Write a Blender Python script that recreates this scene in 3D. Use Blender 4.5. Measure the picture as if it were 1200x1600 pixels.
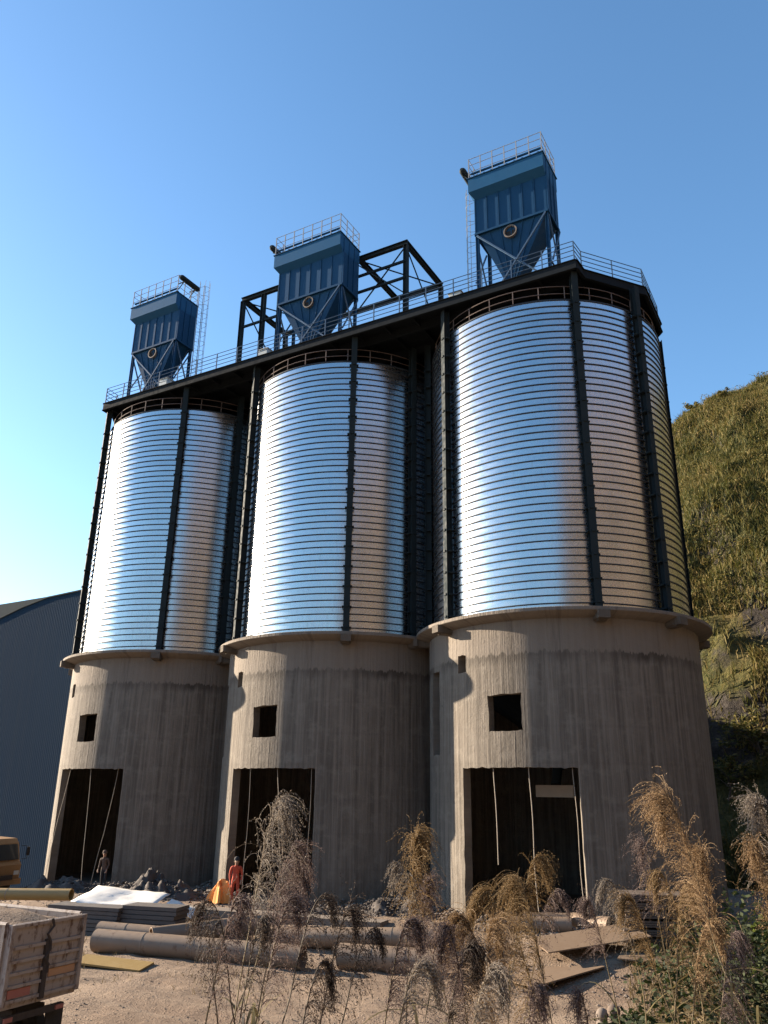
import bpy, math, random
import numpy as np
from mathutils import Vector, Matrix, noise as mnoise

# ------------------------------------------------------------------ clear
for o in list(bpy.data.objects):
    bpy.data.objects.remove(o)
S = bpy.context.scene
COL = S.collection
rad = math.radians
random.seed(7)
RNG = np.random.default_rng(7)

# ------------------------------------------------------------------ camera
CAM = Vector((24.83, -39.06, 5.5))
YAW, PITCH, ROLL = rad(29.841), rad(19.446), rad(0.878)
F = Vector((-math.sin(YAW) * math.cos(PITCH), math.cos(YAW) * math.cos(PITCH), math.sin(PITCH)))
R0 = Vector((math.cos(YAW), math.sin(YAW), 0))
U0 = R0.cross(F)
Rv = R0 * math.cos(ROLL) + U0 * math.sin(ROLL)
Uv = U0 * math.cos(ROLL) - R0 * math.sin(ROLL)
cd = bpy.data.cameras.new('camera')
cam = bpy.data.objects.new('camera', cd)
COL.objects.link(cam)
M = Matrix((Rv, Uv, -F)).transposed().to_4x4()
M.translation = CAM
cam.matrix_world = M
cd.sensor_fit = 'VERTICAL'
cd.sensor_height = 36.0
cd.lens = 1250.65 / 1600 * 36.0
cd.clip_end = 12000
S.camera = cam

# ------------------------------------------------------------------ sky, sun, exposure
SUN_AZ, SUN_EL = 185.5, 16.5         # compass-free: counter-clockwise from +X, degrees
w = bpy.data.worlds.new('World')
S.world = w
w.use_nodes = True
nt = w.node_tree
sky = nt.nodes.new('ShaderNodeTexSky')
sky.sky_type = 'NISHITA'
sky.sun_disc = False
sky.sun_elevation = rad(SUN_EL)
sky.sun_rotation = rad(90 - SUN_AZ)
sky.altitude = 200
sky.air_density = 1.0
sky.dust_density = 0.45
sky.ozone_density = 2.2
bg = nt.nodes['Background']
bg.inputs['Strength'].default_value = 0.087
hs = nt.nodes.new('ShaderNodeHueSaturation')
hs.inputs['Saturation'].default_value = 1.13
hs.inputs['Hue'].default_value = 0.498
nt.links.new(sky.outputs[0], hs.inputs['Color'])
nt.links.new(hs.outputs[0], bg.inputs[0])
sl = bpy.data.lights.new('sun', 'SUN')
sun = bpy.data.objects.new('sun', sl)
COL.objects.link(sun)
sl.energy = 5.0
sl.angle = rad(0.53)
sl.color = (1.0, 0.83, 0.64)
sd = Vector((math.cos(rad(SUN_AZ)) * math.cos(rad(SUN_EL)), math.sin(rad(SUN_AZ)) * math.cos(rad(SUN_EL)), math.sin(rad(SUN_EL))))
sun.rotation_euler = sd.to_track_quat('Z', 'Y').to_euler()
S.view_settings.view_transform = 'Standard'
S.view_settings.look = 'None'
S.view_settings.gamma = 1
S.view_settings.use_curve_mapping = False
S.view_settings.exposure = 1.92
S.render.engine = 'CYCLES'

# ------------------------------------------------------------------ mesh builder
class MB:
    def __init__(s):
        s.v, s.f, s.m, s.sm = [], [], [], []
    def add(s, vs, fs, mi=0, smooth=False):
        b = len(s.v)
        s.v += [tuple(p) for p in vs]
        for f in fs:
            s.f.append(tuple(b + i for i in f)); s.m.append(mi); s.sm.append(smooth)
        return s
    def box(s, c, d, rz=0.0, mi=0, R=None):
        hx, hy, hz = d[0] / 2, d[1] / 2, d[2] / 2
        R = R or Matrix.Rotation(rz, 3, 'Z')
        c = Vector(c)
        vs = [c + R @ Vector((x, y, z)) for x in (-hx, hx) for y in (-hy, hy) for z in (-hz, hz)]
        return s.add(vs, [(0, 1, 3, 2), (4, 6, 7, 5), (0, 4, 5, 1), (2, 3, 7, 6), (0, 2, 6, 4), (1, 5, 7, 3)], mi)
    def beam(s, a, b, w, h=None, mi=0, up=(0, 0, 1)):
        a, b = Vector(a), Vector(b)
        d = b - a; L = d.length; d.normalize()
        x = d.cross(Vector(up))
        if x.length < 1e-4: x = d.cross(Vector((0, 1, 0)))
        x.normalize(); z = x.cross(d)
        R = Matrix((x, d, z)).transposed()
        return s.box((a + b) / 2, (w, L, h or w), mi=mi, R=R)
    def ibeam(s, a, b, w, h, t=0.025, mi=0, up=(0, 0, 1)):
        a, b = Vector(a), Vector(b)
        d = (b - a); L = d.length; d.normalize()
        x = d.cross(Vector(up))
        if x.length < 1e-4: x = d.cross(Vector((0, 1, 0)))
        x.normalize(); z = x.cross(d)
        R = Matrix((x, d, z)).transposed(); c = (a + b) / 2
        s.box(c + z * (h / 2 - t / 2), (w, L, t), mi=mi, R=R)
        s.box(c - z * (h / 2 - t / 2), (w, L, t), mi=mi, R=R)
        return s.box(c, (t, L - .004, h - 2 * t), mi=mi, R=R)
    def tube(s, pts, r, n=6, mi=0, smooth=True, cap=True, hole=0.0):
        pts = [Vector(p) for p in pts]
        rs = r if isinstance(r, (list, tuple)) else [r] * len(pts)
        vs, fs = [], []
        px = None
        for i, p in enumerate(pts):
            t = (pts[min(i + 1, len(pts) - 1)] - pts[max(i - 1, 0)]).normalized()
            if px is None:
                x = t.cross(Vector((0, 0, 1)))
                if x.length < 1e-3: x = t.cross(Vector((0, 1, 0)))
            else:
                x = px - t * px.dot(t)
            x.normalize(); px = x; y = t.cross(x)
            for k in range(n):
                a = 2 * math.pi * k / n
                vs.append(p + (x * math.cos(a) + y * math.sin(a)) * rs[i])
        for i in range(len(pts) - 1):
            for k in range(n):
                fs.append((i * n + k, i * n + (k + 1) % n, (i + 1) * n + (k + 1) % n, (i + 1) * n + k))
        s.add(vs, fs, mi, smooth)
        if cap and not hole:
            b = len(s.v) - len(vs)
            s.f.append(tuple(b + k for k in range(n))[::-1]); s.m.append(mi); s.sm.append(False)
            e = b + (len(pts) - 1) * n
            s.f.append(tuple(e + k for k in range(n))); s.m.append(mi); s.sm.append(False)
        return s
    def pipe(s, a, b, r, t=0.02, n=24, mi=0):
        a, b = Vector(a), Vector(b)
        d = (b - a).normalized(); x = d.cross(Vector((0, 0, 1))); x.normalize(); y = d.cross(x)
        vs, fs = [], []
        for (p, q) in ((a, r), (b, r), (b, r - t), (a, r - t)):
            for k in range(n):
                an = 2 * math.pi * k / n
                vs.append(p + (x * math.cos(an) + y * math.sin(an)) * q)
        for i in range(4):
            j = (i + 1) % 4
            for k in range(n):
                fs.append((i * n + k, i * n + (k + 1) % n, j * n + (k + 1) % n, j * n + k))
        return s.add(vs, fs, mi, True)
    def lathe(s, prof, n=96, mi=0, smooth=True, close=False):
        vs, fs = [], []
        m = len(prof)
        for k in range(n):
            a = 2 * math.pi * k / n
            for (r, z) in prof: vs.append((r * math.cos(a), r * math.sin(a), z))
        for k in range(n):
            q = (k + 1) % n
            for i in range(m if close else m - 1):
                j = (i + 1) % m
                fs.append((k * m + i, q * m + i, q * m + j, k * m + j))
        return s.add(vs, fs, mi, smooth)
    def mesh(s, name, mats, ang=35):
        me = bpy.data.meshes.new(name)
        me.from_pydata(s.v, [], s.f)
        for mt in (mats if isinstance(mats, (list, tuple)) else [mats]): me.materials.append(mt)
        if any(s.m): me.polygons.foreach_set('material_index', s.m)
        me.polygons.foreach_set('use_smooth', s.sm)
        me.update()
        if any(s.sm): me.set_sharp_from_angle(angle=rad(ang))
        return me
    def obj(s, name, mats, parent=None, loc=(0, 0, 0), ang=35):
        return link(name, s.mesh(name, mats, ang), parent, loc)

def link(name, data, parent=None, loc=(0, 0, 0), rz=0.0):
    o = bpy.data.objects.new(name, data)
    COL.objects.link(o)
    o.location = loc
    if rz: o.rotation_euler = (0, 0, rz)
    if parent: o.parent = parent
    return o
def tag(o, label, cat, group=None):
    o['label'] = label; o['category'] = cat
    if group: o['group'] = group
    return o
def thing(name, label, cat, loc=(0, 0, 0), rz=0.0, group=None):
    return tag(link(name, None, None, loc, rz), label, cat, group)
def struct(o, kind='structure'):
    o['kind'] = kind; return o
def npmesh(name, V, Fc, mats, smooth=False, mi=None):
    """V (n,3), Fc (m,k) arrays."""
    me = bpy.data.meshes.new(name)
    V = np.asarray(V, np.float32); Fc = np.asarray(Fc, np.int32)
    k = Fc.shape[1]
    me.vertices.add(len(V)); me.vertices.foreach_set('co', V.ravel())
    me.loops.add(Fc.size); me.loops.foreach_set('vertex_index', Fc.ravel())
    me.polygons.add(len(Fc)); me.polygons.foreach_set('loop_start', np.arange(0, Fc.size, k, dtype=np.int32))
    for mt in (mats if isinstance(mats, (list, tuple)) else [mats]): me.materials.append(mt)
    if mi is not None: me.polygons.foreach_set('material_index', np.asarray(mi, np.int32))
    me.polygons.foreach_set('use_smooth', np.full(len(Fc), smooth))
    me.update(calc_edges=True); me.validate()
    return me

# ------------------------------------------------------------------ materials
class Mat:
    def __init__(s, name, rough=0.6, metal=0.0, spec=0.5):
        s.m = bpy.data.materials.new(name); s.m.use_nodes = True
        s.t = s.m.node_tree; s.p = s.t.nodes['Principled BSDF']
        s.p.inputs['Roughness'].default_value = rough
        s.p.inputs['Metallic'].default_value = metal
        s.p.inputs['Specular IOR Level'].default_value = spec
    def n(s, ty, **kw):
        nd = s.t.nodes.new('ShaderNode' + ty)
        for k, v in kw.items():
            if k in nd.inputs:
                if hasattr(v, 'is_linked') or isinstance(v, bpy.types.NodeSocket): s.t.links.new(v, nd.inputs[k])
                else: nd.inputs[k].default_value = v
            else: setattr(nd, k, v)
        return nd
    def l(s, a, b): s.t.links.new(a, b)
    def coord(s, which='Object'): return s.n('TexCoord').outputs[which]
    def mapping(s, vec, scale=(1, 1, 1), loc=(0, 0, 0)):
        nd = s.n('Mapping'); s.l(vec, nd.inputs['Vector'])
        nd.inputs['Scale'].default_value = scale; nd.inputs['Location'].default_value = loc
        return nd.outputs[0]
    def noise(s, vec, scale=1.0, detail=4, rough=0.6, dist=0.0):
        nd = s.n('TexNoise'); s.l(vec, nd.inputs['Vector'])
        nd.inputs['Scale'].default_value = scale; nd.inputs['Detail'].default_value = detail
        nd.inputs['Roughness'].default_value = rough; nd.inputs['Distortion'].default_value = dist
        return nd.outputs[0]
    def ramp(s, fac, stops, interp='LINEAR'):
        nd = s.n('ValToRGB'); s.l(fac, nd.inputs[0]); r = nd.color_ramp; r.interpolation = interp
        while len(r.elements) < len(stops): r.elements.new(0.5)
        for e, (p, c) in zip(r.elements, stops):
            e.position = p; e.color = (*c, 1) if not isinstance(c, (int, float)) else (c, c, c, 1)
        return nd.outputs[0]
    def mix(s, fac, a, b, mode='MIX'):
        nd = s.n('Mix', data_type='RGBA', blend_type=mode)
        for i, v in ((0, fac), (6, a), (7, b)):
            if isinstance(v, bpy.types.NodeSocket): s.l(v, nd.inputs[i])
            elif i == 0: nd.inputs[0].default_value = v
            else: nd.inputs[i].default_value = (*v, 1)
        return nd.outputs[2]
    def math(s, op, a, b=0.0):
        nd = s.n('Math', operation=op)
        for i, v in ((0, a), (1, b)):
            if isinstance(v, bpy.types.NodeSocket): s.l(v, nd.inputs[i])
            else: nd.inputs[i].default_value = v
        return nd.outputs[0]
    def color(s, v):
        if isinstance(v, bpy.types.NodeSocket): s.l(v, s.p.inputs['Base Color'])
        else: s.p.inputs['Base Color'].default_value = (*v, 1)
    def rough(s, v): s.l(v, s.p.inputs['Roughness'])
    def bump(s, h, strength=0.3, dist=0.02):
        nd = s.n('Bump'); nd.inputs['Strength'].default_value = strength; nd.inputs['Distance'].default_value = dist
        s.l(h, nd.inputs['Height']); s.l(nd.outputs[0], s.p.inputs['Normal'])

def paint(name, c1, c2, rough=0.5, scale=1.5, metal=0.0, rust=None, rustamt=0.62, spec=0.4):
    m = Mat(name, rough, metal, spec)
    co = m.coord()
    base = m.mix(m.noise(co, scale, 5, 0.65), c1, c2)
    if rust:
        f = m.ramp(m.noise(m.mapping(co, (1, 1, .5)), scale * 2.3, 6, 0.7), [(rustamt, 0.0), (rustamt + .12, 1.0)])
        base = m.mix(f, base, rust)
    m.color(base)
    m.rough(m.ramp(m.noise(co, scale * 4, 3), [(0.3, rough - .12), (0.7, rough + .15)]))
    m.bump(m.noise(co, scale * 14, 3), .12, .01)
    return m.m

def concrete(name):
    m = Mat(name, 0.88, 0, .3)
    co = m.coord()
    sp = m.n('SeparateXYZ'); m.l(co, sp.inputs[0])
    ang = m.math('ARCTAN2', sp.outputs[0], sp.outputs[1])
    arc = m.math('MULTIPLY', ang, 6.5)
    cb = m.n('CombineXYZ'); m.l(arc, cb.inputs[0]); m.l(sp.outputs[2], cb.inputs[2])
    c = cb.outputs[0]
    big = m.noise(m.mapping(c, (.30, 1, .34)), 1.0, 5, .68)
    board = m.noise(m.mapping(c, (7.5, 1, .10)), 1.0, 3, .55)
    streak = m.noise(m.mapping(c, (3.2, 1, .13), (9, 0, 3)), 1.0, 5, .7)
    fine = m.noise(m.mapping(c, (26, 1, .5)), 1.0, 4, .7)
    blot = m.noise(m.mapping(c, (1.3, 1, 1.6), (3, 0, 8)), 1.0, 5, .65)
    col = m.ramp(big, [(.34, (0.115, 0.097, 0.078)), (.55, (0.151, 0.131, 0.106)) , (.66, (0.180, 0.157, 0.130))])
    col = m.mix(m.ramp(board, [(.40, .0), (.60, .8)]), col, (0.208, 0.182, 0.150))
    col = m.mix(m.ramp(streak, [(.46, 0.0), (.64, .75)]), col, (0.077, 0.067, 0.054))
    col = m.mix(m.ramp(fine, [(.45, 0.0), (.75, .35)]), col, (0.087, 0.075, 0.061))
    col = m.mix(m.ramp(blot, [(.50, 0.0), (.68, .50)]), col, (0.224, 0.200, 0.167))
    # pour joint under the ledge: pale grout above, ragged dark seep line below
    jag = m.noise(m.mapping(c, (3.6, 1, .25), (1, 0, 5)), 1.0, 5, .75)
    zz = m.math('ADD', sp.outputs[2], m.math('MULTIPLY', m.math('SUBTRACT', jag, .5), .95))
    joint = m.ramp(m.math('MULTIPLY', m.math('SUBTRACT', zz, 10.6), .5), [(.08, 0.0), (.25, .80), (.33, .85), (.355, 0.0)])
    patch = m.ramp(m.noise(m.mapping(c, (.55, 1, .2), (4, 0, 1)), 1.0, 3), [(.38, .10), (.58, 1.0)])
    col = m.mix(m.math('MULTIPLY', joint, patch), col, (0.043, 0.035, 0.028))
    up = m.ramp(m.math('MULTIPLY', m.math('SUBTRACT', zz, 10.6), .5), [(.34, 0.0), (.37, .75)])
    col = m.mix(up, col, (0.194, 0.166, 0.137))
    lift = m.n('TexWave', wave_type='BANDS', bands_direction='Z'); m.l(m.mapping(c, (.02, 1, 1)), lift.inputs[0])
    lift.inputs['Scale'].default_value = .21; lift.inputs['Distortion'].default_value = 1.2; lift.inputs['Detail'].default_value = 3
    col = m.mix(m.ramp(lift.outputs[1], [(.975, 0.0), (.999, .12)]), col, (0.084, 0.070, 0.058))
    tie = m.n('TexVoronoi'); m.l(m.mapping(c, (.8, 1, .55)), tie.inputs['Vector']); tie.inputs['Scale'].default_value = 1.0; tie.inputs['Randomness'].default_value = .25
    col = m.mix(m.ramp(tie.outputs['Distance'], [(.025, .7), (.045, 0.0)]), col, (.05, .042, .035))
    run = m.noise(m.mapping(c, (1.1, 1, .045), (17, 0, 2)), 1.0, 6, .75)
    col = m.mix(m.ramp(run, [(.56, 0.0), (.63, .55), (.72, .55)]), col, (.080, .068, .056))
    # wet dirt up the foot
    dirt = m.ramp(m.math('ADD', m.math('MULTIPLY', sp.outputs[2], .25), m.math('MULTIPLY', blot, .6)), [(.45, .5), (.85, 0.0)])
    col = m.mix(dirt, col, (0.094, 0.078, 0.062))
    m.color(col)
    h = m.math('ADD', m.math('MULTIPLY', board, 1.2), m.math('ADD', m.math('MULTIPLY', fine, .6), m.noise(c, 5, 5, .7)))
    m.bump(h, .7, .05)
    return m.m

def galvanised(name):
    m = Mat(name, 0.3, 1.0)
    co = m.coord()
    sp = m.n('SeparateXYZ'); m.l(co, sp.inputs[0])
    arc = m.math('MULTIPLY', m.math('ARCTAN2', sp.outputs[0], sp.outputs[1]), 6.25)
    cb = m.n('CombineXYZ'); m.l(arc, cb.inputs[0]); m.l(sp.outputs[2], cb.inputs[2])
    oi = m.n('ObjectInfo')
    off = m.n('CombineXYZ'); m.l(m.math('MULTIPLY', oi.outputs['Random'], 60.0), off.inputs[0])
    va = m.n('VectorMath', operation='ADD'); m.l(cb.outputs[0], va.inputs[0]); m.l(off.outputs[0], va.inputs[1])
    c = va.outputs[0]
    sp1 = m.n('TexVoronoi'); m.l(m.mapping(c, (1, 1, 1)), sp1.inputs['Vector']); sp1.inputs['Scale'].default_value = 26
    n1 = m.noise(m.mapping(c, (.5, 1, 2.5)), 1.6, 5, .7)
    n2 = m.noise(m.mapping(c, (5, 1, .6)), 1.5, 4, .6)
    base = m.mix(n1, (.44, .475, .50), (.60, .63, .65))
    base = m.mix(m.math('MULTIPLY', sp1.outputs['Color'], .12) if False else .06, base, sp1.outputs['Color'], 'OVERLAY')
    base = m.mix(m.math('MULTIPLY', oi.outputs['Random'], .38), base, (.40, .43, .46))
    base = m.mix(m.ramp(n2, [(.55, 0.0), (.75, .5)]), base, (.34, .345, .34))
    m.color(base)
    r = m.ramp(m.math('ADD', m.math('MULTIPLY', n1, .7), m.math('MULTIPLY', n2, .3)), [(.3, .20), (.7, .34)])
    m.rough(r)
    m.bump(m.noise(m.mapping(c, (.8, 1, 1.2)), 1.6, 4, .6), .10, .025)
    return m.m

MT = {}
MT['concrete'] = concrete('board_formed_concrete')
MT['steel_band'] = galvanised('galvanised_strip')
MT['seam'] = paint('shaded_folded_seam', (.030, .036, .042), (.055, .062, .07), .55, 3, .3)  # real fold, coloured near-black to paint in the shadow line under each ridge
MT['dark_steel'] = paint('dark_green_steel', (.014, .022, .026), (.024, .034, .038), .75, 1.2, spec=.12)
MT['deck_steel'] = paint('deck_steel', (.010, .014, .018), (.017, .022, .027), .8, .8, spec=.10)
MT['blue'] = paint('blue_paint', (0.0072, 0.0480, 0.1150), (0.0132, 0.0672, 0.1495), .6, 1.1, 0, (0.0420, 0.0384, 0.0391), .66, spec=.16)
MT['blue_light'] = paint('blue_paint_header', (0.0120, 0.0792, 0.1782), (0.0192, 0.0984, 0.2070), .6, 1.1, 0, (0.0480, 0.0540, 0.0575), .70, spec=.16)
MT['blue_rail'] = paint('blue_rail_paint', (.04, .085, .15), (.06, .11, .19), .5, 2)
MT['pale_rail'] = paint('pale_rail_paint', (0.2550, 0.2700, 0.2850), (0.3450, 0.3525, 0.3525), .5, 2)
MT['rust_rail'] = paint('primer_rail', (0.1020, 0.0750, 0.0660), (0.1500, 0.1140, 0.0990), .7, 3)
MT['ring'] = paint('bare_flange', (.20, .16, .125), (.30, .24, .18), .5, 3, .3)
MT['box_grey'] = paint('cabinet_grey', (.42, .45, .44), (.52, .54, .52), .5, 2)
MT['pipe'] = paint('weathered_pipe', (0.1800, 0.1299, 0.0903), (0.2592, 0.1901, 0.1341), .6, 1.6, .15, (0.1152, 0.0602, 0.0328), .60)
MT['pipe_yellow'] = paint('yellow_pipe', (0.2730, 0.1814, 0.0616), (0.3255, 0.2268, 0.0896), .5, 2, 0, (0.1312, 0.0756, 0.0448), .62)
MT['rope'] = paint('rope', (.26, .23, .19), (.34, .30, .25), .9, 5)
MT['black'] = paint('dark_rubber', (.018, .017, .016), (.035, .032, .03), .8, 4)

# ------------------------------------------------------------------ terrain
FW = np.array([-math.sin(YAW), math.cos(YAW)]); RT = np.array([math.cos(YAW), math.sin(YAW)])
def sstep(e0, e1, x):
    t = np.clip((x - e0) / (e1 - e0), 0, 1); return t * t * (3 - 2 * t)
def vnoise(x, y, sc, seed=0, octv=4):
    """cheap value noise on arrays"""
    out = 0; amp = 1; tot = 0
    x = np.asarray(x, float) / sc; y = np.asarray(y, float) / sc
    for o in range(octv):
        xi = np.floor(x).astype(np.int64); yi = np.floor(y).astype(np.int64)
        fx = x - xi; fy = y - yi; fx = fx * fx * (3 - 2 * fx); fy = fy * fy * (3 - 2 * fy)
        def h(a, b):
            n = (a * 374761393 + b * 668265263 + (seed + o * 17) * 974634541) & 0xffffffff
            n = ((n ^ (n >> 13)) * 1274126177) & 0xffffffff
            return ((n ^ (n >> 16)) & 0xffff) / 65535.0
        v = (h(xi, yi) * (1 - fx) + h(xi + 1, yi) * fx) * (1 - fy) + (h(xi, yi + 1) * (1 - fx) + h(xi + 1, yi + 1) * fx) * fy
        out = out + v * amp; tot += amp; amp *= .5; x = x * 2 + 11.3; y = y * 2 + 5.7
    return out / tot
def ground_h(x, y):
    x = np.asarray(x, float); y = np.asarray(y, float)
    s = (x - CAM.x) * FW[0] + (y - CAM.y) * FW[1]
    t = (x - CAM.x) * RT[0] + (y - CAM.y) * RT[1]
    base = .75 * sstep(-13.0, -8.5, y) * sstep(-17.5, -9, x) * (1 - sstep(40, 60, y))
    drop = -2.7 * sstep(-17, -24, x) * sstep(-14, 1, y)
    base = base + drop
    rgt = sstep(1.2, 4.5, t)
    bank = 3.95 - .30 * np.clip(s - 1.2, 0, 60) + rgt * .065 * np.clip(s, 0, 14) + rgt * .45
    bank = np.maximum(bank, -5)
    bank = np.where(s < 1.2, 3.95, bank)
    bank = bank + 6 * sstep(-3, -30, s)
    bank = np.minimum(bank, 3.95 + 6)
    k = .6
    hgt = np.maximum(base, bank) + k * .25 * np.exp(-np.abs(base - bank) / k)
    near = np.exp(-((x - 8) ** 2 + (y + 18) ** 2) / 1800.0)
    rough = (vnoise(x, y, 2.6, 3, 4) - .5) * .22 + (vnoise(x, y, .7, 9, 3) - .5) * .13
    rut = -.11 * np.exp(-((y + 20.2 + .04 * x) / .35) ** 2) - .10 * np.exp(-((y + 18.2 + .04 * x) / .35) ** 2)
    return hgt + rough * near + rut * sstep(30, 20, x)
def gz(x, y): return float(ground_h(np.array([x]), np.array([y]))[0])

def axis(c, fine, half, far, g=1.16):
    a = [0.0]; st = fine
    while a[-1] < far:
        if a[-1] > half: st *= g
        a.append(a[-1] + st)
    a = np.array(a); return np.concatenate([-a[:0:-1], a]) + c
gx = axis(6, .30, 26, 4000); gy = axis(-17, .30, 22, 4000)
X, Y = np.meshgrid(gx, gy)
Z = ground_h(X, Y)
nx_, ny_ = len(gx), len(gy)
idx = np.arange(nx_ * ny_).reshape(ny_, nx_)
Fq = np.stack([idx[:-1, :-1].ravel(), idx[:-1, 1:].ravel(), idx[1:, 1:].ravel(), idx[1:, :-1].ravel()], 1)

m = Mat('dirt_yard', .95, 0, .25)
co = m.coord()
a = m.noise(co, .22, 6, .65); b = m.noise(co, 2.2, 6, .7); c3 = m.noise(co, 17, 4, .7)
tr = m.noise(m.mapping(co, (.10, 1.6, 1)), 1.0, 5, .7)
col = m.ramp(a, [(.3, (0.1362, 0.0937, 0.0653)), (.5, (0.1873, 0.1334, 0.0937)), (.7, (0.2384, 0.1788, 0.1277))])
col = m.mix(m.ramp(tr, [(.42, 0.0), (.64, .6)]), col, (0.2611, 0.1987, 0.1419))
col = m.mix(m.ramp(b, [(.5, 0.0), (.68, .55)]), col, (0.1135, 0.0823, 0.0596))
vor = m.n('TexVoronoi'); m.l(co, vor.inputs['Vector']); vor.inputs['Scale'].default_value = 9
peb = m.ramp(vor.outputs['Distance'], [(.12, 1.0), (.3, 0.0)])
pf = m.math('MULTIPLY', peb, m.ramp(m.noise(co, .6, 4), [(.45, 0.0), (.6, .6)]))
col = m.mix(pf, col, (0.2384, 0.2157, 0.1873))
pos = m.n('SeparateXYZ'); m.l(co, pos.inputs[0])
far = m.ramp(m.math('MULTIPLY', m.n('VectorMath', operation='LENGTH', **{}).outputs['Value'], 1.0), [(0, 0.0), (1, 1.0)]) if False else None
m.color(col)
m.bump(m.math('ADD', m.math('MULTIPLY', b, 1.0), m.math('ADD', m.math('MULTIPLY', c3, .4), m.math('MULTIPLY', peb, .35))), .9, .09)
MT['dirt'] = m.m
ground = struct(link('ground', npmesh('ground', np.stack([X, Y, Z], -1).reshape(-1, 3), Fq, MT['dirt'], True)))

# hills: polar sheet round the valley
def hill_h(phi, r):
    """phi degrees clockwise from the camera's heading, r metres from the camera"""
    r0 = np.interp(phi, [6, 16, 26, 40, 90, 120, 150, 176, 186, 192, 215, 250, 290], [60, 56, 53, 49, 42, 32, 28, 30, 38, 90, 170, 230, 300])
    A = np.interp(phi, [4, 10, 16, 19, 22, 26, 34, 60, 110, 150, 172, 181, 188, 193, 215, 250, 290, 320], [.0, .35, .78, .93, 1.0, 1.06, 1.1, 1.2, 1.4, 1.5, 1.45, 1.25, .75, .42, .7, .75, .6, .3])
    xx = CAM.x + r * np.sin(np.radians(phi)) * RT[0] + r * np.cos(np.radians(phi)) * FW[0]
    yy = CAM.y + r * np.sin(np.radians(phi)) * RT[1] + r * np.cos(np.radians(phi)) * FW[1]
    r0 = r0 + (vnoise(xx, yy, 9, 5, 3) - .5) * 6
    t = r - r0
    z = np.interp(t, [-8, 0, 3, 7, 12, 26, 40, 60, 90, 200, 600], [-4, 0, 4.5, 12.5, 18, 34, 47, 55, 58, 60, 40])
    n = (vnoise(xx, yy, 7, 21, 5) - .5) * 6.0 * np.clip(t / 10, 0, 1) + (vnoise(xx, yy, 1.6, 8, 4) - .5) * 1.6 * np.clip(t / 4, 0, 1)
    return xx, yy, A * z + n * np.clip(A, 0, 1) - (1 - np.clip(A * 3, 0, 1)) * 8
PH = np.concatenate([np.arange(4, 13, .6), np.arange(13, 30, .16), np.arange(30, 322, 1.6)])
RR = np.concatenate([np.arange(22, 46, 1.5), np.arange(46, 118, .55), 118 * 1.09 ** np.arange(0, 22)])
P_, R_ = np.meshgrid(PH, RR)
hx, hy, hz = hill_h(P_, R_)
idx = np.arange(P_.size).reshape(P_.shape)
Fh = np.stack([idx[:-1, :-1].ravel(), idx[1:, :-1].ravel(), idx[1:, 1:].ravel(), idx[:-1, 1:].ravel()], 1)
m = Mat('hillside', .95, 0, .2)
co = m.coord()
geo = m.n('NewGeometry'); sp = m.n('SeparateXYZ'); m.l(geo.outputs['Normal'], sp.inputs[0])
n1 = m.noise(co, .09, 5, .65); n2 = m.noise(co, .9, 6, .75); n3 = m.noise(co, 4.5, 5, .7)
g = m.ramp(n1, [(.33, (.060, .068, .018)), (.5, (.115, .100, .030)), (.66, (.17, .115, .045))])
g = m.mix(m.ramp(n2, [(.42, .65), (.62, 0.0)]), g, (.030, .036, .012))
g = m.mix(m.ramp(n3, [(.45, 0.0), (.7, .5)]), g, (.21, .16, .065))
hp_ = m.n('SeparateXYZ'); m.l(co, hp_.inputs[0])
bare = m.ramp(m.math('ADD', m.math('MAXIMUM', m.math('MULTIPLY', hp_.outputs[1], -.012), m.math('MULTIPLY', m.math('SUBTRACT', hp_.outputs[0], 38.0), .012)), m.math('MULTIPLY', n1, .3)), [(.30, 0.0), (.55, .85)])
g = m.mix(bare, g, m.mix(n2, (.10, .068, .050), (.235, .165, .125)))
rk = m.ramp(m.noise(m.mapping(co, (.7, .7, 1.6)), .8, 6, .8), [(.3, (.014, .012, .011)), (.55, (.055, .047, .040)), (.75, (.13, .115, .10))])
stp = m.ramp(m.math('ADD', sp.outputs[2], m.math('MULTIPLY', m.math('SUBTRACT', n2, .5), .5)), [(.42, 1.0), (.56, 0.0)])
m.color(m.mix(stp, g, rk))
m.bump(m.math('ADD', n2, m.math('MULTIPLY', n3, .6)), 1.0, .5)
MT['hill'] = m.m
hill = struct(link('hill', npmesh('hill', np.stack([hx, hy, hz], -1).reshape(-1, 3), Fh, MT['hill'], True)))

# ------------------------------------------------------------------ the three silos
SX = (-12.665, 0.0, 12.665)
RC, RL, RS = 6.5, 7.16, 6.25
Z_LEDGE, Z_S0, Z_S1 = 12.9, 13.05, 28.63
NB = 44; PB = (Z_S1 - Z_S0) / NB
def pol(rel, r): return (r * math.sin(rad(rel)), -r * math.cos(rad(rel)))

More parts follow.
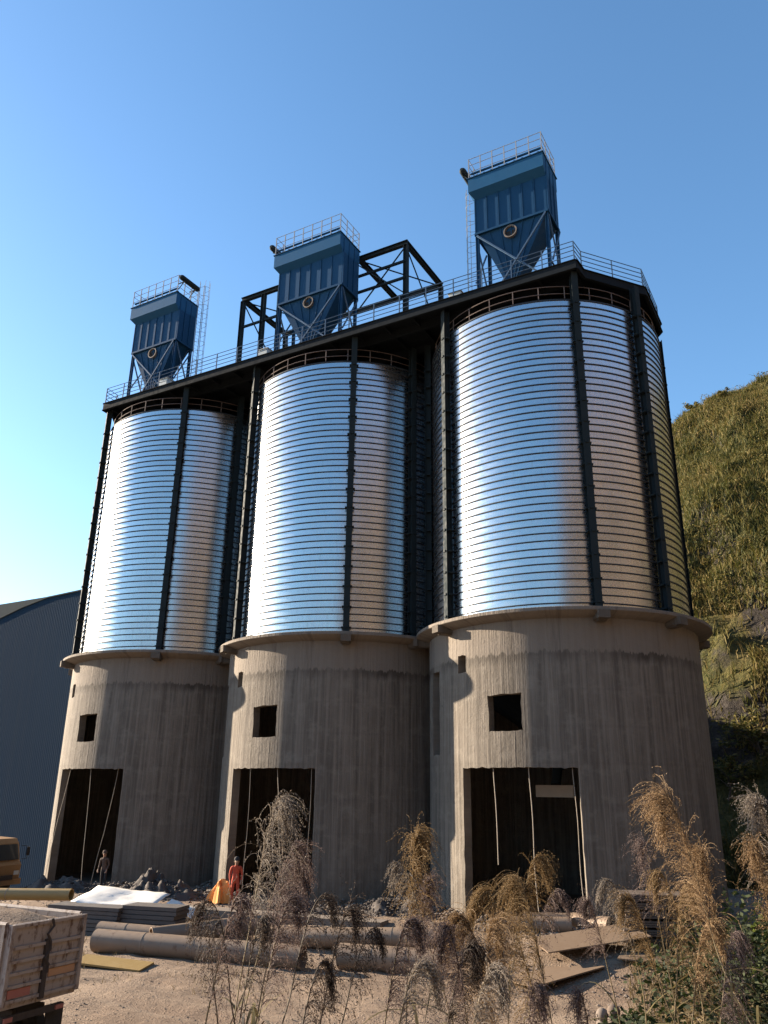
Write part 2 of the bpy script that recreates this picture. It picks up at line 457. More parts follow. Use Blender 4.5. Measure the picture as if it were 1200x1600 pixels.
def base_mesh(slit):
    """hollow board-formed drum with real door, window and putlog openings"""
    holes = [(-24.9, 21.5, -9, 6.63), (-11.6, 2.1, 8.08, 9.60), (-26.9, -22.2, 10.68, 11.48)]
    if slit: holes.append((-50.5, -41.8, 7.25, 11.0))
    As = sorted(set(list(np.arange(-180, -60, 3.0)) + list(np.arange(-60, 42, 1.5)) + list(np.arange(42, 180, 3.0)) + [h[0] for h in holes] + [h[1] for h in holes]))
    Zs = sorted(set(list(np.round(np.arange(-3.2, 12.7, .4), 3)) + [12.72] + [h[2] for h in holes if h[2] > -5] + [h[3] for h in holes]))
    na, nz = len(As), len(Zs)
    ro, ri = RC, RC - .42
    inside = lambda a, z: any(h[0] < a < h[1] and h[2] < z < h[3] for h in holes)
    mb = MB(); vs = []
    for r in (ro, ri):
        for a in As:
            for z in Zs:
                ja = jz = 0.0
                for h in holes:
                    if h[2] - .01 <= z <= h[3] + .01 and (abs(a - h[0]) < .01 or abs(a - h[1]) < .01): ja = .55 * mnoise.noise(Vector((a, z * 1.7, 3.0))) * (1.0 if r == ro else .4)
                    if h[0] - .01 <= a <= h[1] + .01 and (abs(z - h[2]) < .01 or abs(z - h[3]) < .01): jz = .07 * mnoise.noise(Vector((a * .45, z, 7.0))) * (1.0 if r == ro else .4)
                vs.append((*pol(a + ja, r), z + jz))
    V = lambda q, i, j: q * na * nz + (i % na) * nz + j
    fs = []
    mid = lambda i: (As[i] + (As[i + 1] if i + 1 < na else As[0] + 360)) / 2
    sol = [[not inside(mid(i), (Zs[j] + Zs[j + 1]) / 2) for j in range(nz - 1)] for i in range(na)]
    for i in range(na):
        for j in range(nz - 1):
            if not sol[i][j]: continue
            fs.append((V(0, i, j), V(0, i + 1, j), V(0, i + 1, j + 1), V(0, i, j + 1)))
            fs.append((V(1, i, j), V(1, i, j + 1), V(1, i + 1, j + 1), V(1, i + 1, j)))
            if not sol[i - 1][j]: fs.append((V(0, i, j), V(0, i, j + 1), V(1, i, j + 1), V(1, i, j)))
            if not sol[(i + 1) % na][j]: fs.append((V(0, i + 1, j), V(1, i + 1, j), V(1, i + 1, j + 1), V(0, i + 1, j + 1)))
            if j and not sol[i][j - 1]: fs.append((V(0, i, j), V(1, i, j), V(1, i + 1, j), V(0, i + 1, j)))
            if j < nz - 2 and not sol[i][j + 1]: fs.append((V(0, i, j + 1), V(0, i + 1, j + 1), V(1, i + 1, j + 1), V(1, i, j + 1)))
    mb.add(vs, fs, 0, True)
    return mb.mesh('base_wall', MT['concrete'], 25)
B_PLAIN, B_SLIT = base_mesh(False), base_mesh(True)

ledge_mb = MB(); ledge_mb.lathe([(RC - .45, 12.70), (RC + .003, 12.70), (RC + .16, 12.76), (RL - .02, 12.90), (RL, 12.92), (RL, 13.05), (RL - .03, 13.07), (RS - .3, 13.10), (RS - .3, 12.85)], 120, close=True)
LEDGE = ledge_mb.mesh('ledge', MT['concrete'], 30)
def band_mesh():
    mb = MB(); n = 120
    # strip, then a folded seam standing proud at its top edge, dropping one pitch per turn is left out: rings read the same
    mb.lathe([(RS, 0), (RS, PB * .84)], n, 0)
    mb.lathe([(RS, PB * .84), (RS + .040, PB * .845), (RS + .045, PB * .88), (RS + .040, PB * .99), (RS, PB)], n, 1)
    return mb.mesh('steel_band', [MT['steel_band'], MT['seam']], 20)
BAND = band_mesh()
roof_mb = MB(); roof_mb.lathe([(RS + .02, Z_S1 - .02), (RS + .05, Z_S1 + .05), (RS - .05, Z_S1 + .07), (3.2, 29.55), (.6, 29.95), (.0, 29.95)], 64)
ROOF = roof_mb.mesh('cone_roof', MT['deck_steel'])
def column_mesh():
    """H-section column, local x across, local -y outward, z up, clamps to every third seam"""
    mb = MB(); z0, z1 = 12.72, 29.98
    L = z1 - z0; c = (z0 + z1) / 2
    mb.box((0, -.16, c), (.32, .022, L)); mb.box((0, .16, c), (.32, .022, L)); mb.box((0, 0, c), (.016, .296, L - .01))
    mb.box((0, 0, z0 + .012), (.5, .5, .024))
    k = 1
    while Z_S0 + k * PB < Z_S1:
        z = Z_S0 + k * PB - .04
        mb.box((0, .02, z), (.50, .20, .07)); mb.box((0, -.19, z), (.16, .06, .10))
        k += 3
    return mb.mesh('column', MT['dark_steel'])
COLM = column_mesh()
br_mb = MB(); br_mb.box((0, -.06, -.17), (.50, .92, .34)); br_mb.box((0, .06, -.37), (.38, .60, .06))
BRK = br_mb.mesh('bracket', MT['concrete'])
NR = 30
rp_mb = MB(); rp_mb.beam((0, 0, 0), (0, 0, .88), .045, .045)
RPOST = rp_mb.mesh('rail_post', MT['rust_rail'])
def ringrail(z):
    mb = MB(); mb.lathe([(6.10 + .025 * math.cos(t), z + .025 * math.sin(t)) for t in np.linspace(0, 2 * math.pi, 7)[:-1]], 90, close=True)
    return mb.mesh('rail', MT['rust_rail'])
RRAILS = [ringrail(Z_S1 + .46), ringrail(Z_S1 + .88)]

SILO_LABEL = ['tall steel and concrete silo at the left, farthest from the camera',
              'middle of the three steel and concrete silos, red figure at its door',
              'nearest steel and concrete silo at the right with a narrow slit']
COLS = [-63.6, -32.4, 32.4, 63.6, 116.4, 147.6, -147.6, -116.4]
silos = []
for i, sx in enumerate(SX):
    t = thing('silo', SILO_LABEL[i], 'silo', (sx, 0, 0), group='silos standing in a row')
    silos.append(t)
    link('base_wall', B_SLIT if i else B_PLAIN, t)
    link('ledge', LEDGE, t)
    for k in range(NB):
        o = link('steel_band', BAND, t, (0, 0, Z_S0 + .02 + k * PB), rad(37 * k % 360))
    link('cone_roof', ROOF, t)
    for a in COLS:
        x, y = pol(a, 6.53)
        link('column', COLM, t, (x, y, 0), rad(a))
        x, y = pol(a, 6.78)
        link('bracket', BRK, t, (x, y, 12.90), rad(a))
    for z in (0, 1): link('rail', RRAILS[z], t)
    for k in range(NR):
        x, y = pol(k * 360 / NR + 5, 6.10); link('rail_post', RPOST, t, (x, y, Z_S1))
    # inside: raised floor, discharge hopper and its ring beam
    mb = MB(); mb.lathe([(RC - .43, .62), (0.0, .66)], 48); mb.obj('inner_floor', MT['concrete'], t)
    mb = MB(); mb.lathe([(RC - .44, 12.2), (RC - .44, 11.4), (.55, 7.6), (.55, 6.8), (.40, 6.8), (.40, 7.7), (RC - .9, 12.2)], 48); mb.obj('discharge_hopper', MT['deck_steel'], t)

# ------------------------------------------------------------------ roof deck
OUT = [(-16.45, -5.9), (16.45, -5.9), (16.54, -4.93), (18.9, -1.95), (18.9, 1.95), (16.54, 4.93), (16.45, 5.9), (-16.45, 5.9), (-16.54, 4.93), (-18.9, 1.95), (-18.9, -1.95), (-16.54, -4.93)]
ZD = 30.5
deck = thing('roof_deck', 'dark steel walkway deck spanning the tops of all three silos', 'platform', (0, 0, ZD))
mb = MB(); n = len(OUT)
mb.add([(x, y, 0) for x, y in OUT] + [(x, y, -.03) for x, y in OUT], [tuple(range(n)), tuple(range(2 * n - 1, n - 1, -1))] + [(k, n + k, n + (k + 1) % n, (k + 1) % n) for k in range(n)])
mb.obj('floor_plate', MT['deck_steel'], deck)
for k in range(n):
    a, b = Vector((*OUT[k], -.30)), Vector((*OUT[(k + 1) % n], -.30))
    mb = MB(); mb.ibeam(a, b, .16, .52); mb.obj('edge_beam', MT['deck_steel'], deck)
for yy in (-4.6, -2.4, 0, 2.4, 4.6):
    L = 16.3 if abs(yy) > 4 else 18.3
    mb = MB(); mb.ibeam((-L, yy, -.33), (L, yy, -.33), .2, .56); mb.obj('main_beam', MT['deck_steel'], deck)
for xx in np.arange(-16.2, 16.3, 1.8):
    mb = MB(); mb.ibeam((xx, -5.8, -.22), (xx, 5.8, -.22), .12, .30); mb.obj('cross_beam', MT['deck_steel'], deck)
pm = MB(); pm.beam((0, 0, 0), (0, 0, 1.12), .05, .05); DPOST = pm.mesh('rail_post', MT['blue_rail'])
def rail_run(parent, pts, zs, post_data, mat, step=1.6, r=.022, close=True, toe=None):
    N = len(pts)
    for k in range(N if close else N - 1):
        a, b = Vector(pts[k]), Vector(pts[(k + 1) % N])
        L = (b - a).length; c = max(1, round(L / step))
        for j in range(c):
            link('rail_post', post_data, parent, a + (b - a) * (j / c))
        for z in zs:
            mb = MB(); mb.tube([a + Vector((0, 0, z)), b + Vector((0, 0, z))], r, 5); mb.obj('rail', mat, parent)
        if toe:
            mb = MB(); mb.beam(a + Vector((0, 0, toe / 2)), b + Vector((0, 0, toe / 2)), .008, toe); mb.obj('toe_board', mat, parent)
    if not close: link('rail_post', post_data, parent, Vector(pts[-1]))
rail_run(deck, [(x * .995, y * .988, 0) for x, y in OUT], (.30, .58, .85, 1.12), DPOST, MT['blue_rail'])

# ------------------------------------------------------------------ dust collectors
def ladder(parent, x, y, z0, z1, face, mat, cage_from=2.4):
    """caged ladder as part of the collector; face = (dx,dy) outward"""
    f = Vector((*face, 0)); s = Vector((-f.y, f.x, 0)); c = Vector((x, y, 0))
    mb = MB()
    for q in (-.22, .22): mb.beam(c + s * q + Vector((0, 0, z0)), c + s * q + Vector((0, 0, z1)), .05, .03)
    z = z0 + .3
    while z < z1 - .9:
        mb.tube([c - s * .22 + Vector((0, 0, z)), c + s * .22 + Vector((0, 0, z))], .013, 4); z += .3
    lad = mb.obj('ladder', mat, parent)
    mb = MB(); z = z0 + cage_from; pts = []
    arc = [c + s * (.36 * math.cos(t)) + f * (.12 + .62 * math.sin(t) ** .8 if math.sin(t) > 0 else .0) for t in np.linspace(0, math.pi, 9)]
    while z <= z1:
        mb.tube([p + Vector((0, 0, z)) for p in arc], .016, 4); z += .8
    for p in arc[::2]: mb.beam(p + Vector((0, 0, z0 + cage_from)), p + Vector((0, 0, z1)), .03, .012)
    mb.obj('cage', mat, lad)
CL = ['blue dust collector on the left silo, ladder cage standing at its right',
      'blue dust collector on the middle silo inside the open steel gantry',
      'topmost blue dust collector on the right silo with ladder at its left']
CSPEC = [(-16.55, -1.22, 4.48, 1.75, -1), (-2.48, -1.01, 5.2, 1.95, 1), (11.955, -1.30, 4.44, 2.0, 1)]
pp = MB(); pp.beam((0, 0, 0), (0, 0, 1.5), .05, .05); CPOST = pp.mesh('rail_post', MT['pale_rail'])
for i, (cx, cy, W, D, side) in enumerate(CSPEC):
    t = thing('dust_collector', CL[i], 'dust collector', (cx, cy, ZD), group='dust collectors on the roof deck')
    zb, zh, zt = 6.5, 9.3, 10.3
    hw, hd = W / 2, D / 2
    for sx in (-1, 1):
        for sy in (-1, 1):
            mb = MB(); mb.ibeam((sx * (hw - .09), sy * (hd - .09), .004), (sx * (hw - .09), sy * (hd - .09), zb), .18, .18, .02, up=(1, 0, 0)); mb.box((sx * (hw - .09), sy * (hd - .09), .016), (.34, .34, .02)); mb.obj('leg', MT['blue'], t)
    mb = MB(); mb.box((0, 0, (zb + zh) / 2 + .15), (W - .06, D - .06, zh - zb + .3)); mb.obj('body', MT['blue'], t)
    NP = 6; pw = W / NP
    pmesh = MB(); pmesh.box((0, 0, 0), (pw - .07, .03, zh - zb - .10)); pmesh.box((-pw / 2 + .02, -.02, 0), (.05, .09, zh - zb - .02)); pmesh = pmesh.mesh('panel', MT['blue'])
    for k in range(NP):
        link('panel', pmesh, t, (-hw + (k + .5) * pw, -hd - .0, (zb + zh) / 2))
        link('panel', pmesh, t, (-hw + (k + .5) * pw, hd, (zb + zh) / 2), math.pi)
    q = D / 3
    qmesh = MB(); qmesh.box((0, 0, .45), (q - .07, .03, zt - zb - .3)); qmesh.box((-q / 2 + .02, -.02, .45), (.06, .10, zt - zb - .25)); qmesh = qmesh.mesh('panel', MT['blue'])
    for k in range(3):
        for sgn in (-1, 1):
            link('panel', qmesh, t, (sgn * hw, sgn * (-hd + (k + .5) * q), (zb + zh) / 2), sgn * math.pi / 2)
    mb = MB()
    for sy in (-1, 1): mb.beam((-hw - .03, sy * (hd + .02), zb), (hw + .03, sy * (hd + .02), zb), .10, .14)
    for sx in (-1, 1): mb.beam((sx * (hw + .02), -hd, zb), (sx * (hw + .02), hd, zb), .10, .14)
    mb.obj('base_frame', MT['blue'], t)
    # header plenum, front face overhanging, sloping back under to the panels
    x0, x1, y0, y1 = -hw - .22, hw + .04, -hd - .45, hd + .05
    mb = MB()
    mb.add([(x0, y0, zh + .03), (x1, y0, zh + .03), (x1, y1, zh + .03), (x0, y1, zh + .03), (x0, y0, zt), (x1, y0, zt), (x1, y1, zt), (x0, y1, zt),
            (-hw + .02, -hd - .02, zh - .32), (hw, -hd - .02, zh - .32), (hw, hd, zh - .1), (-hw + .02, hd, zh - .1)],
           [(0, 1, 5, 4), (1, 2, 6, 5), (2, 3, 7, 6), (3, 0, 4, 7), (4, 5, 6, 7), (8, 9, 1, 0), (9, 10, 2, 1), (10, 11, 3, 2), (11, 8, 0, 3), (11, 10, 9, 8)])
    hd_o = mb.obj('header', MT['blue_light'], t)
    mb = MB(); mb.box(((x0 + x1) / 2, (y0 + y1) / 2, zt + .03), (x1 - x0 + .12, y1 - y0 + .12, .05)); mb.obj('top_plate', MT['blue'], hd_o)
    vm = MB(); vm.tube([(0, 0, 0), (0, 0, .26)], .06, 8); vm.box((0, 0, .31), (.13, .16, .10)); vm = vm.mesh('pulse_valve', MT['blue'])
    for k in range(9): link('pulse_valve', vm, t, (x0 + .45 + k * (x1 - x0 - .8) / 8, y0 + .35, zt + .05))
    mb = MB(); mb.tube([(x0 + .2, y0 + .12, zt + .42), (x1 - .1, y0 + .12, zt + .42)], .07, 8); mb.obj('manifold', MT['blue'], t)
    # hopper
    zc = 2.9
    mb = MB(); e = .28
    top = [(-hw + .1, -hd + .08, zb), (hw - .1, -hd + .08, zb), (hw - .1, hd - .08, zb), (-hw + .1, hd - .08, zb)]
    bot = [(-e - .35, -e, zc), (e - .35, -e, zc), (e - .35, e, zc), (-e - .35, e, zc)]
    mb.add(top + bot, [(0, 4, 5, 1), (1, 5, 6, 2), (2, 6, 7, 3), (3, 7, 4, 0), (4, 7, 6, 5)])
    hop = mb.obj('hopper', MT['blue'], t)
    for k in range(1, 6):
        f = k / 6
        a_ = Vector(top[0]).lerp(Vector(top[1]), f); b_ = Vector(bot[0]).lerp(Vector(bot[1]), f)
        mb = MB(); mb.beam(a_ + Vector((0, -.02, 0)), a_.lerp(b_, .92) + Vector((0, -.02, 0)), .05, .06, up=(0, -1, 0)); mb.obj('stiffener', MT['blue'], hop)
    mb = MB(); mb.tube([(-.35, 0, zc), (-.35, 0, 1.2)], .2, 12); mb.box((-.35, 0, 2.3), (.62, .62, .5)); mb.tube([(-.35, 0, 2.3), (.45, 0, 2.3)], .15, 10); mb.obj('rotary_valve', MT['blue'], t)
    # inlet flange on the hopper's front face
    zf = 5.97; fy = -hd + .08 + (hd - .08 - e) * (zb - zf) / (zb - zc)
    mb = MB(); mb.pipe((-.08, fy + .3, zf), (-.08, fy - .14, zf), .36, .03, 24); mb.pipe((-.08, fy - .13, zf), (-.08, fy - .17, zf), .41, .06, 24)
    mb.obj('inlet_ring', MT['ring'], t)
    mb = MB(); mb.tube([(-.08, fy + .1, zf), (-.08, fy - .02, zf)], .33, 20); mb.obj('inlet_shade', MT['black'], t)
    # bracing
    for sy in (-1, 1):
        yb = sy * (hd - .09)
        for (a_, b_) in (((-hw + .1, yb - .12, zb - .15), (hw - .1, yb - .12, 1.9)), ((hw - .1, yb - .20, zb - .15), (-hw + .1, yb - .20, .5))):
            mb = MB(); mb.beam(a_, b_, .09, .09); mb.obj('brace', MT['blue_rail'], t)
    for sx in (-1, 1):
        xb = sx * (hw - .09)
        for (a_, b_) in (((xb + .1 * sx, -hd + .1, zb - .2), (xb + .1 * sx, hd - .1, 3.2)), ((xb + .18 * sx, hd - .1, zb - .2), (xb + .18 * sx, -hd + .1, 3.2)), ((xb + .1 * sx, -hd + .1, 3.1), (xb + .1 * sx, hd - .1, 3.1))):
            mb = MB(); mb.beam(a_, b_, .08, .08); mb.obj('brace', MT['blue_rail'], t)
    # roof rail, air tank on its bracket
    rail_run(t, [(x0 + .05, y0 + .05, zt + .05), (x1 - .05, y0 + .05, zt + .05), (x1 - .05, y1 - .05, zt + .05), (x0 + .05, y1 - .05, zt + .05)], (.5, 1.0, 1.48), CPOST, MT['pale_rail'], .75, .02)
    tx = (x0 - .42) if side > 0 else (x1 + .12)
    zk = zt + (1.0 if side > 0 else 1.35)
    mb = MB(); mb.tube([(tx, y0 + .02, zk), (tx, y0 + .12, zk), (tx, y0 + .2, zk), (tx, y1 - .3, zk), (tx, y1 - .2, zk)], [.10, .18, .21, .21, .12], 14); tk = mb.obj('air_tank', MT['dark_steel'], t)
    mb = MB()
    for yy in (y0 + .45, y1 - .6):
        mb.beam((tx - side * .1, yy, zk - .24), (tx + side * .55, yy, zk - .24), .06, .06); mb.beam((tx, yy, zk - .24), (tx + side * .5, yy, zk - .75), .05, .05)
    mb.obj('tank_bracket', MT['dark_steel'], tk)
    if i == 0: ladder(t, hw + .30, hd + .05, 0.5, 12.3, (1, 0), MT['pale_rail'])
    if i == 2: ladder(t, -hw - .55, hd - .3, 0.5, 11.4, (-1, 0), MT['pale_rail'])

# ------------------------------------------------------------------ hoist frame and conveyor on the deck
fr = thing('hoist_gantry', 'open dark green steel hoist gantry around the middle dust collector', 'gantry', (0, 0, ZD))
XA, XB, YF, YK, ZT = -10.26, 3.62, .35, 5.7, 10.0
for x in (XA, -8.3, -6.8, XB):
    for y in (YF, YK):
        if x == -8.3 and y == YK: continue
        mb = MB(); mb.ibeam((x, y, .004), (x, y, ZT - .16), .3, .3, .03, up=(1, 0, 0)); mb.obj('post', MT['dark_steel'], fr)
for y in (YF, YK):
    mb = MB(); mb.ibeam((XA - .15, y, ZT), (XB + .15, y, ZT), .28, .34, .03); mb.obj('top_beam', MT['dark_steel'], fr)
for x in (XA, -6.8, -.05, XB):
    mb = MB(); mb.ibeam((x, YF + .16, ZT), (x, YK - .16, ZT), .3, .34, .03); mb.obj('cross_beam', MT['dark_steel'], fr)
for (x0, x1, y, z) in ((-.2, XB, YF, 7.3), (-.2, XB, YF, 8.6), (-.2, XB, YK, 7.3), (XA, -6.8, YF, 7.6), (XA, -6.8, YK, 7.6)):
    mb = MB(); mb.beam((x0, y, z), (x1, y, z), .14, .16); mb.obj('girt', MT['dark_steel'], fr)
for (a_, b_) in (((XB, YF, 9.8), (-.4, YF, 5.5)), ((-.4, YF, 9.8), (XB, YF, 6.0)), ((XB, YF, 9.7), (XB, YK, 5.5)), ((XB, YK, 9.7), (XB, YF, 5.5)), ((XA, YF, 9.8), (XA, YK, 5.5)), ((XA, YF + .1, 9.9), (-6.8, YK, 9.9)), ((-.05, YF, 9.9), (XB, YK, 9.9))):
    mb = MB(); mb.beam(a_, b_, .07, .07); mb.obj('brace', MT['dark_steel'], fr)

cv = thing('conveyor', 'long enclosed conveyor on short stands running along the deck', 'conveyor', (0, 1.6, ZD))
mb = MB(); mb.box((-.5, 0, 2.75), (30.5, .8, .5)); mb.box((-.5, 0, 3.03), (30.5, .95, .05)); mb.obj('trough', MT['dark_steel'], cv)
for x in np.arange(-14.5, 14.6, 2.9):
    mb = MB()
    for y in (-.4, .4): mb.beam((x, y, 0.004), (x, y * .9, 2.5), .12, .12)
    mb.beam((x, -.4, 1.2), (x, .4, 1.2), .08, .08); mb.obj('stand', MT['dark_steel'], cv)
    if x < 14:
        mb = MB(); mb.beam((x, -.4, .3), (x + 2.9, -.4, 2.4), .10, .10); mb.obj('brace', MT['dark_steel'], cv)
for x in np.arange(-13, 14, 4.5):
    mb = MB(); mb.box((x, 0, 3.2), (.7, .6, .28)); mb.obj('hatch', MT['blue'], cv)
mb = MB(); mb.tube([(14.9, -.3, 2.9), (15.9, -.3, 2.9)], .3, 14); mb.box((15.3, 0, 2.4), (1.1, .9, .5)); mb.obj('drive_motor', MT['dark_steel'], cv)
for (x, y, h_, lb) in ((9.0, -3.6, 1.75, 'pale grey control cabinet on the deck below the topmost dust collector'), (-4.3, -3.9, 1.7, 'pale grey control cabinet on the deck below the middle dust collector'), (-12.9, -3.9, 1.8, 'pale grey control cabinet on the deck right of the left dust collector')):
    t = thing('control_cabinet', lb, 'cabinet', (x, y, ZD), group='control cabinets on the deck')
    mb = MB(); mb.box((0, 0, h_ / 2 + .25), (.75, .45, h_ - .5)); mb.box((0, 0, h_ + .02), (.85, .58, .04)); mb.obj('case', MT['box_grey'], t)
    mb = MB(); mb.box((0, -.235, h_ / 2 + .25), (.64, .02, h_ - .62)); dr = mb.obj('door', MT['box_grey'], t)
    mb = MB(); mb.box((.25, -.26, h_ / 2 + .25), (.03, .03, .16)); mb.obj('handle', MT['black'], dr)
    mb = MB(); mb.box((-.28, 0, .125), (.06, .4, .25)); mb.box((.28, 0, .125), (.06, .4, .25)); mb.obj('stand', MT['dark_steel'], t)


# ------------------------------------------------------------------ blue shed at the left
def shed_mat(name, c1, c2):
    m = Mat(name, .9, .0, .05)
    co = m.coord()
    n = m.noise(m.mapping(co, (.12, .12, .05)), 1.0, 5, .6); k = m.noise(m.mapping(co, (2.2, 2.2, .06)), 1.0, 4, .7)
    m.color(m.mix(m.ramp(k, [(.45, 0.0), (.75, .35)]), m.mix(n, c1, c2), (.03, .045, .06)))
    return m.m
MT['clad_blue'] = shed_mat('blue_cladding', (.012, .030, .056), (.018, .042, .074))
MT['clad_grey'] = shed_mat('grey_green_roofing', (.05, .062, .066), (.075, .088, .09))
sh = thing('shed', 'huge blue clad shed beyond the left silo', 'shed', (-20.6, 2.0, -3.2))
def ribbed(mb, x0, x1, ztop, y=0.0, rib=.20, d=.010):
    """vertical trapezoid ribs, ztop(x) gives the head line"""
    xs, ys = [], []
    x = x0; 
    while x < x1:
        for dx, dy in ((0, 0), (.5 * rib, 0), (.6 * rib, -d), (.9 * rib, -d)): xs.append(x + dx); ys.append(y + dy)
        x += rib
    vs = [(a, b, 0) for a, b in zip(xs, ys)] + [(a, b, ztop(a)) for a, b in zip(xs, ys)]
    n = len(xs)
    mb.add(vs, [(k, k + 1, n + k + 1, n + k) for k in range(n - 1)])
zt_wall = lambda x: np.interp(x, [-60, -14.5, -11.8, -8.9, -5, 0], [12.5, 21.95, 22.62, 23.13, 23.3, 23.35])
mb = MB(); ribbed(mb, -56, 0, zt_wall); mb.add([(0, -.04, 0), (0, -.04, zt_wall(0)), (0, 40, zt_wall(0)), (0, 40, 0)], [(3, 2, 1, 0)]); mb.obj('wall', MT['clad_blue'], sh)
mb = MB()
hp = [(x, float(zt_wall(x))) for x in (-56, -14.5, -11.8, -8.9, -5, 0)]
for (a, b) in zip(hp[:-1], hp[1:]): mb.beam((a[0], -.06, a[1] + .02), (b[0], -.06, b[1] + .02), .10, .09)
mb.obj('eave_trim', MT['clad_grey'], sh)
mb = MB(); 
ro = [(-56, 24.3), (-12.0, 24.66), (-2, 24.7)]
vs = [(x, 4, z) for x, z in ro] + [(x, 40, z + 3) for x, z in ro] + [(x, 4, z - 14) for x, z in ro]
mb.add(vs, [(0, 1, 4, 3), (1, 2, 5, 4), (6, 7, 1, 0), (7, 8, 2, 1)]); mb.obj('roof', MT['clad_grey'], sh)

# ------------------------------------------------------------------ ropes hanging in the doorways
def rope(label, pts, r=.015):
    mb = MB(); ps = [Vector(p) for p in pts]; out = []
    for k in range(len(ps) - 1):
        for j in range(6): 
            f = j / 6; out.append(ps[k].lerp(ps[k + 1], f))
    out.append(ps[-1])
    out = [p + Vector((.03 * math.sin(p.z * 1.7), .02 * math.cos(p.z * 2.1), 0)) for p in out]
    mb.tube(out, r, 5)
    tag(mb.obj('rope', MT['rope']), label, 'rope', 'ropes hanging in the silo doorways')
def dw(i, rel, r, z): x, y = pol(rel, r); return (SX[i] + x, y, z)
rope('long rope slanting down the left jamb of the left silo doorway', [dw(0, -17, 6.3, 6.7), dw(0, -22, 6.5, 3.6), dw(0, -23, 6.7, .75)])
rope('rope hanging at mid opening of the left silo doorway', [dw(0, 1, 6.3, 6.7), dw(0, 2.5, 6.3, 3.5), dw(0, 5.5, 6.5, .8)])
rope('rope near the right jamb of the left silo doorway', [dw(0, 18, 6.3, 6.7), dw(0, 14, 6.3, 3.4), dw(0, 11, 6.5, .8)])
rope('rope near the left jamb of the middle silo doorway', [dw(1, -13, 6.3, 6.7), dw(1, -14, 6.2, 3.6), dw(1, -15, 6.2, 1.2)])
rope('long slanting rope in the middle of the middle silo doorway', [dw(1, 3, 6.3, 6.7), dw(1, 6, 6.35, 3.4), dw(1, 11, 6.6, .8)])
rope('straight rope close to the right jamb of the middle silo doorway', [dw(1, 19.5, 6.3, 6.7), dw(1, 19, 6.3, 3.4), dw(1, 18.5, 6.5, .8)])
rope('short rope ending in mid-air in the right silo doorway', [dw(2, -11, 6.3, 6.7), dw(2, -10.6, 6.3, 4.6), dw(2, -10, 6.3, 2.9)], .02)
rope('middle rope hanging through the right silo doorway', [dw(2, 3.5, 6.3, 6.7), dw(2, 4, 6.3, 3.6), dw(2, 5.0, 6.4, .8)], .02)
rope('rope beside the right jamb of the right silo doorway', [dw(2, 19.5, 6.3, 6.7), dw(2, 20, 6.3, 3.6), dw(2, 20.6, 6.4, .8)])
t = thing('loading_chute', 'pale loading chute hanging inside the right silo doorway', 'chute', (SX[2] + .4, -3.0, 0))
mb = MB(); mb.box((0, 0, 5.75), (1.7, .5, .5)); mb.obj('chute_box', MT['ring'], t)
mb = MB(); mb.tube([(0, 0, 6.0), (0, .4, 6.8), (-.4, 2.8, 7.0)], .22, 10); mb.obj('chute_pipe', MT['dark_steel'], t)

# ------------------------------------------------------------------ pipes and loose material in the yard
def yard_pipe(label, a, b, r, mat='pipe', lift=0.0, welds=2, group='steel pipes lying in the yard'):
    ax, ay = a; bx, by = b
    za, zb = gz(ax, ay) + r + lift - .03, gz(bx, by) + r + lift - .03
    t = thing('steel_pipe', label, 'pipe', (ax, ay, za), group=group)
    d = Vector((bx - ax, by - ay, zb - za))
    mb = MB(); mb.pipe((0, 0, 0), d, r, .03, 32); mb.obj('shell', MT[mat], t)
    for k in range(welds):
        f = (k + 1) / (welds + 1); mb = MB(); mb.pipe(d * f, d * f + d.normalized() * .03, r + .008, .01, 32); mb.obj('weld_seam', MT['ring'], t)
    return t
yard_pipe('long pale brown pipe nearest the road, open end towards the truck', (-.3, -15.8), (7.6, -14.0), .38, welds=3)
yard_pipe('pipe lying end to end with the long pipe, behind the hanging plumes', (8.5, -13.1), (12.0, -12.5), .40)
yard_pipe('short pipe behind the long pipe on the truck side', (-1.9, -14.2), (1.6, -13.35), .34)
yard_pipe('pipe with its round open end facing the truck, resting askew', (1.3, -14.7), (3.7, -10.9), .36, lift=.05)
yard_pipe('dark pipe lying farther back behind the end to end pipe', (4.4, -12.0), (11.8, -10.4), .34)
yard_pipe('yellow pipe at the left frame edge behind the truck', (-16.0, -14.5), (-7.2, -11.2), .25, 'pipe_yellow', lift=.55)
yard_pipe('stubby pipe under the golden grass beside the plywood', (12.6, -6.6), (14.3, -6.0), .30, welds=0)
yard_pipe('second stubby pipe lying below the first beside the plywood', (12.5, -7.6), (14.7, -7.0), .28, welds=0)
yard_pipe('short pale pipe end lying between plywood and silo door', (14.2, -5.4), (15.9, -6.1), .30, welds=0)

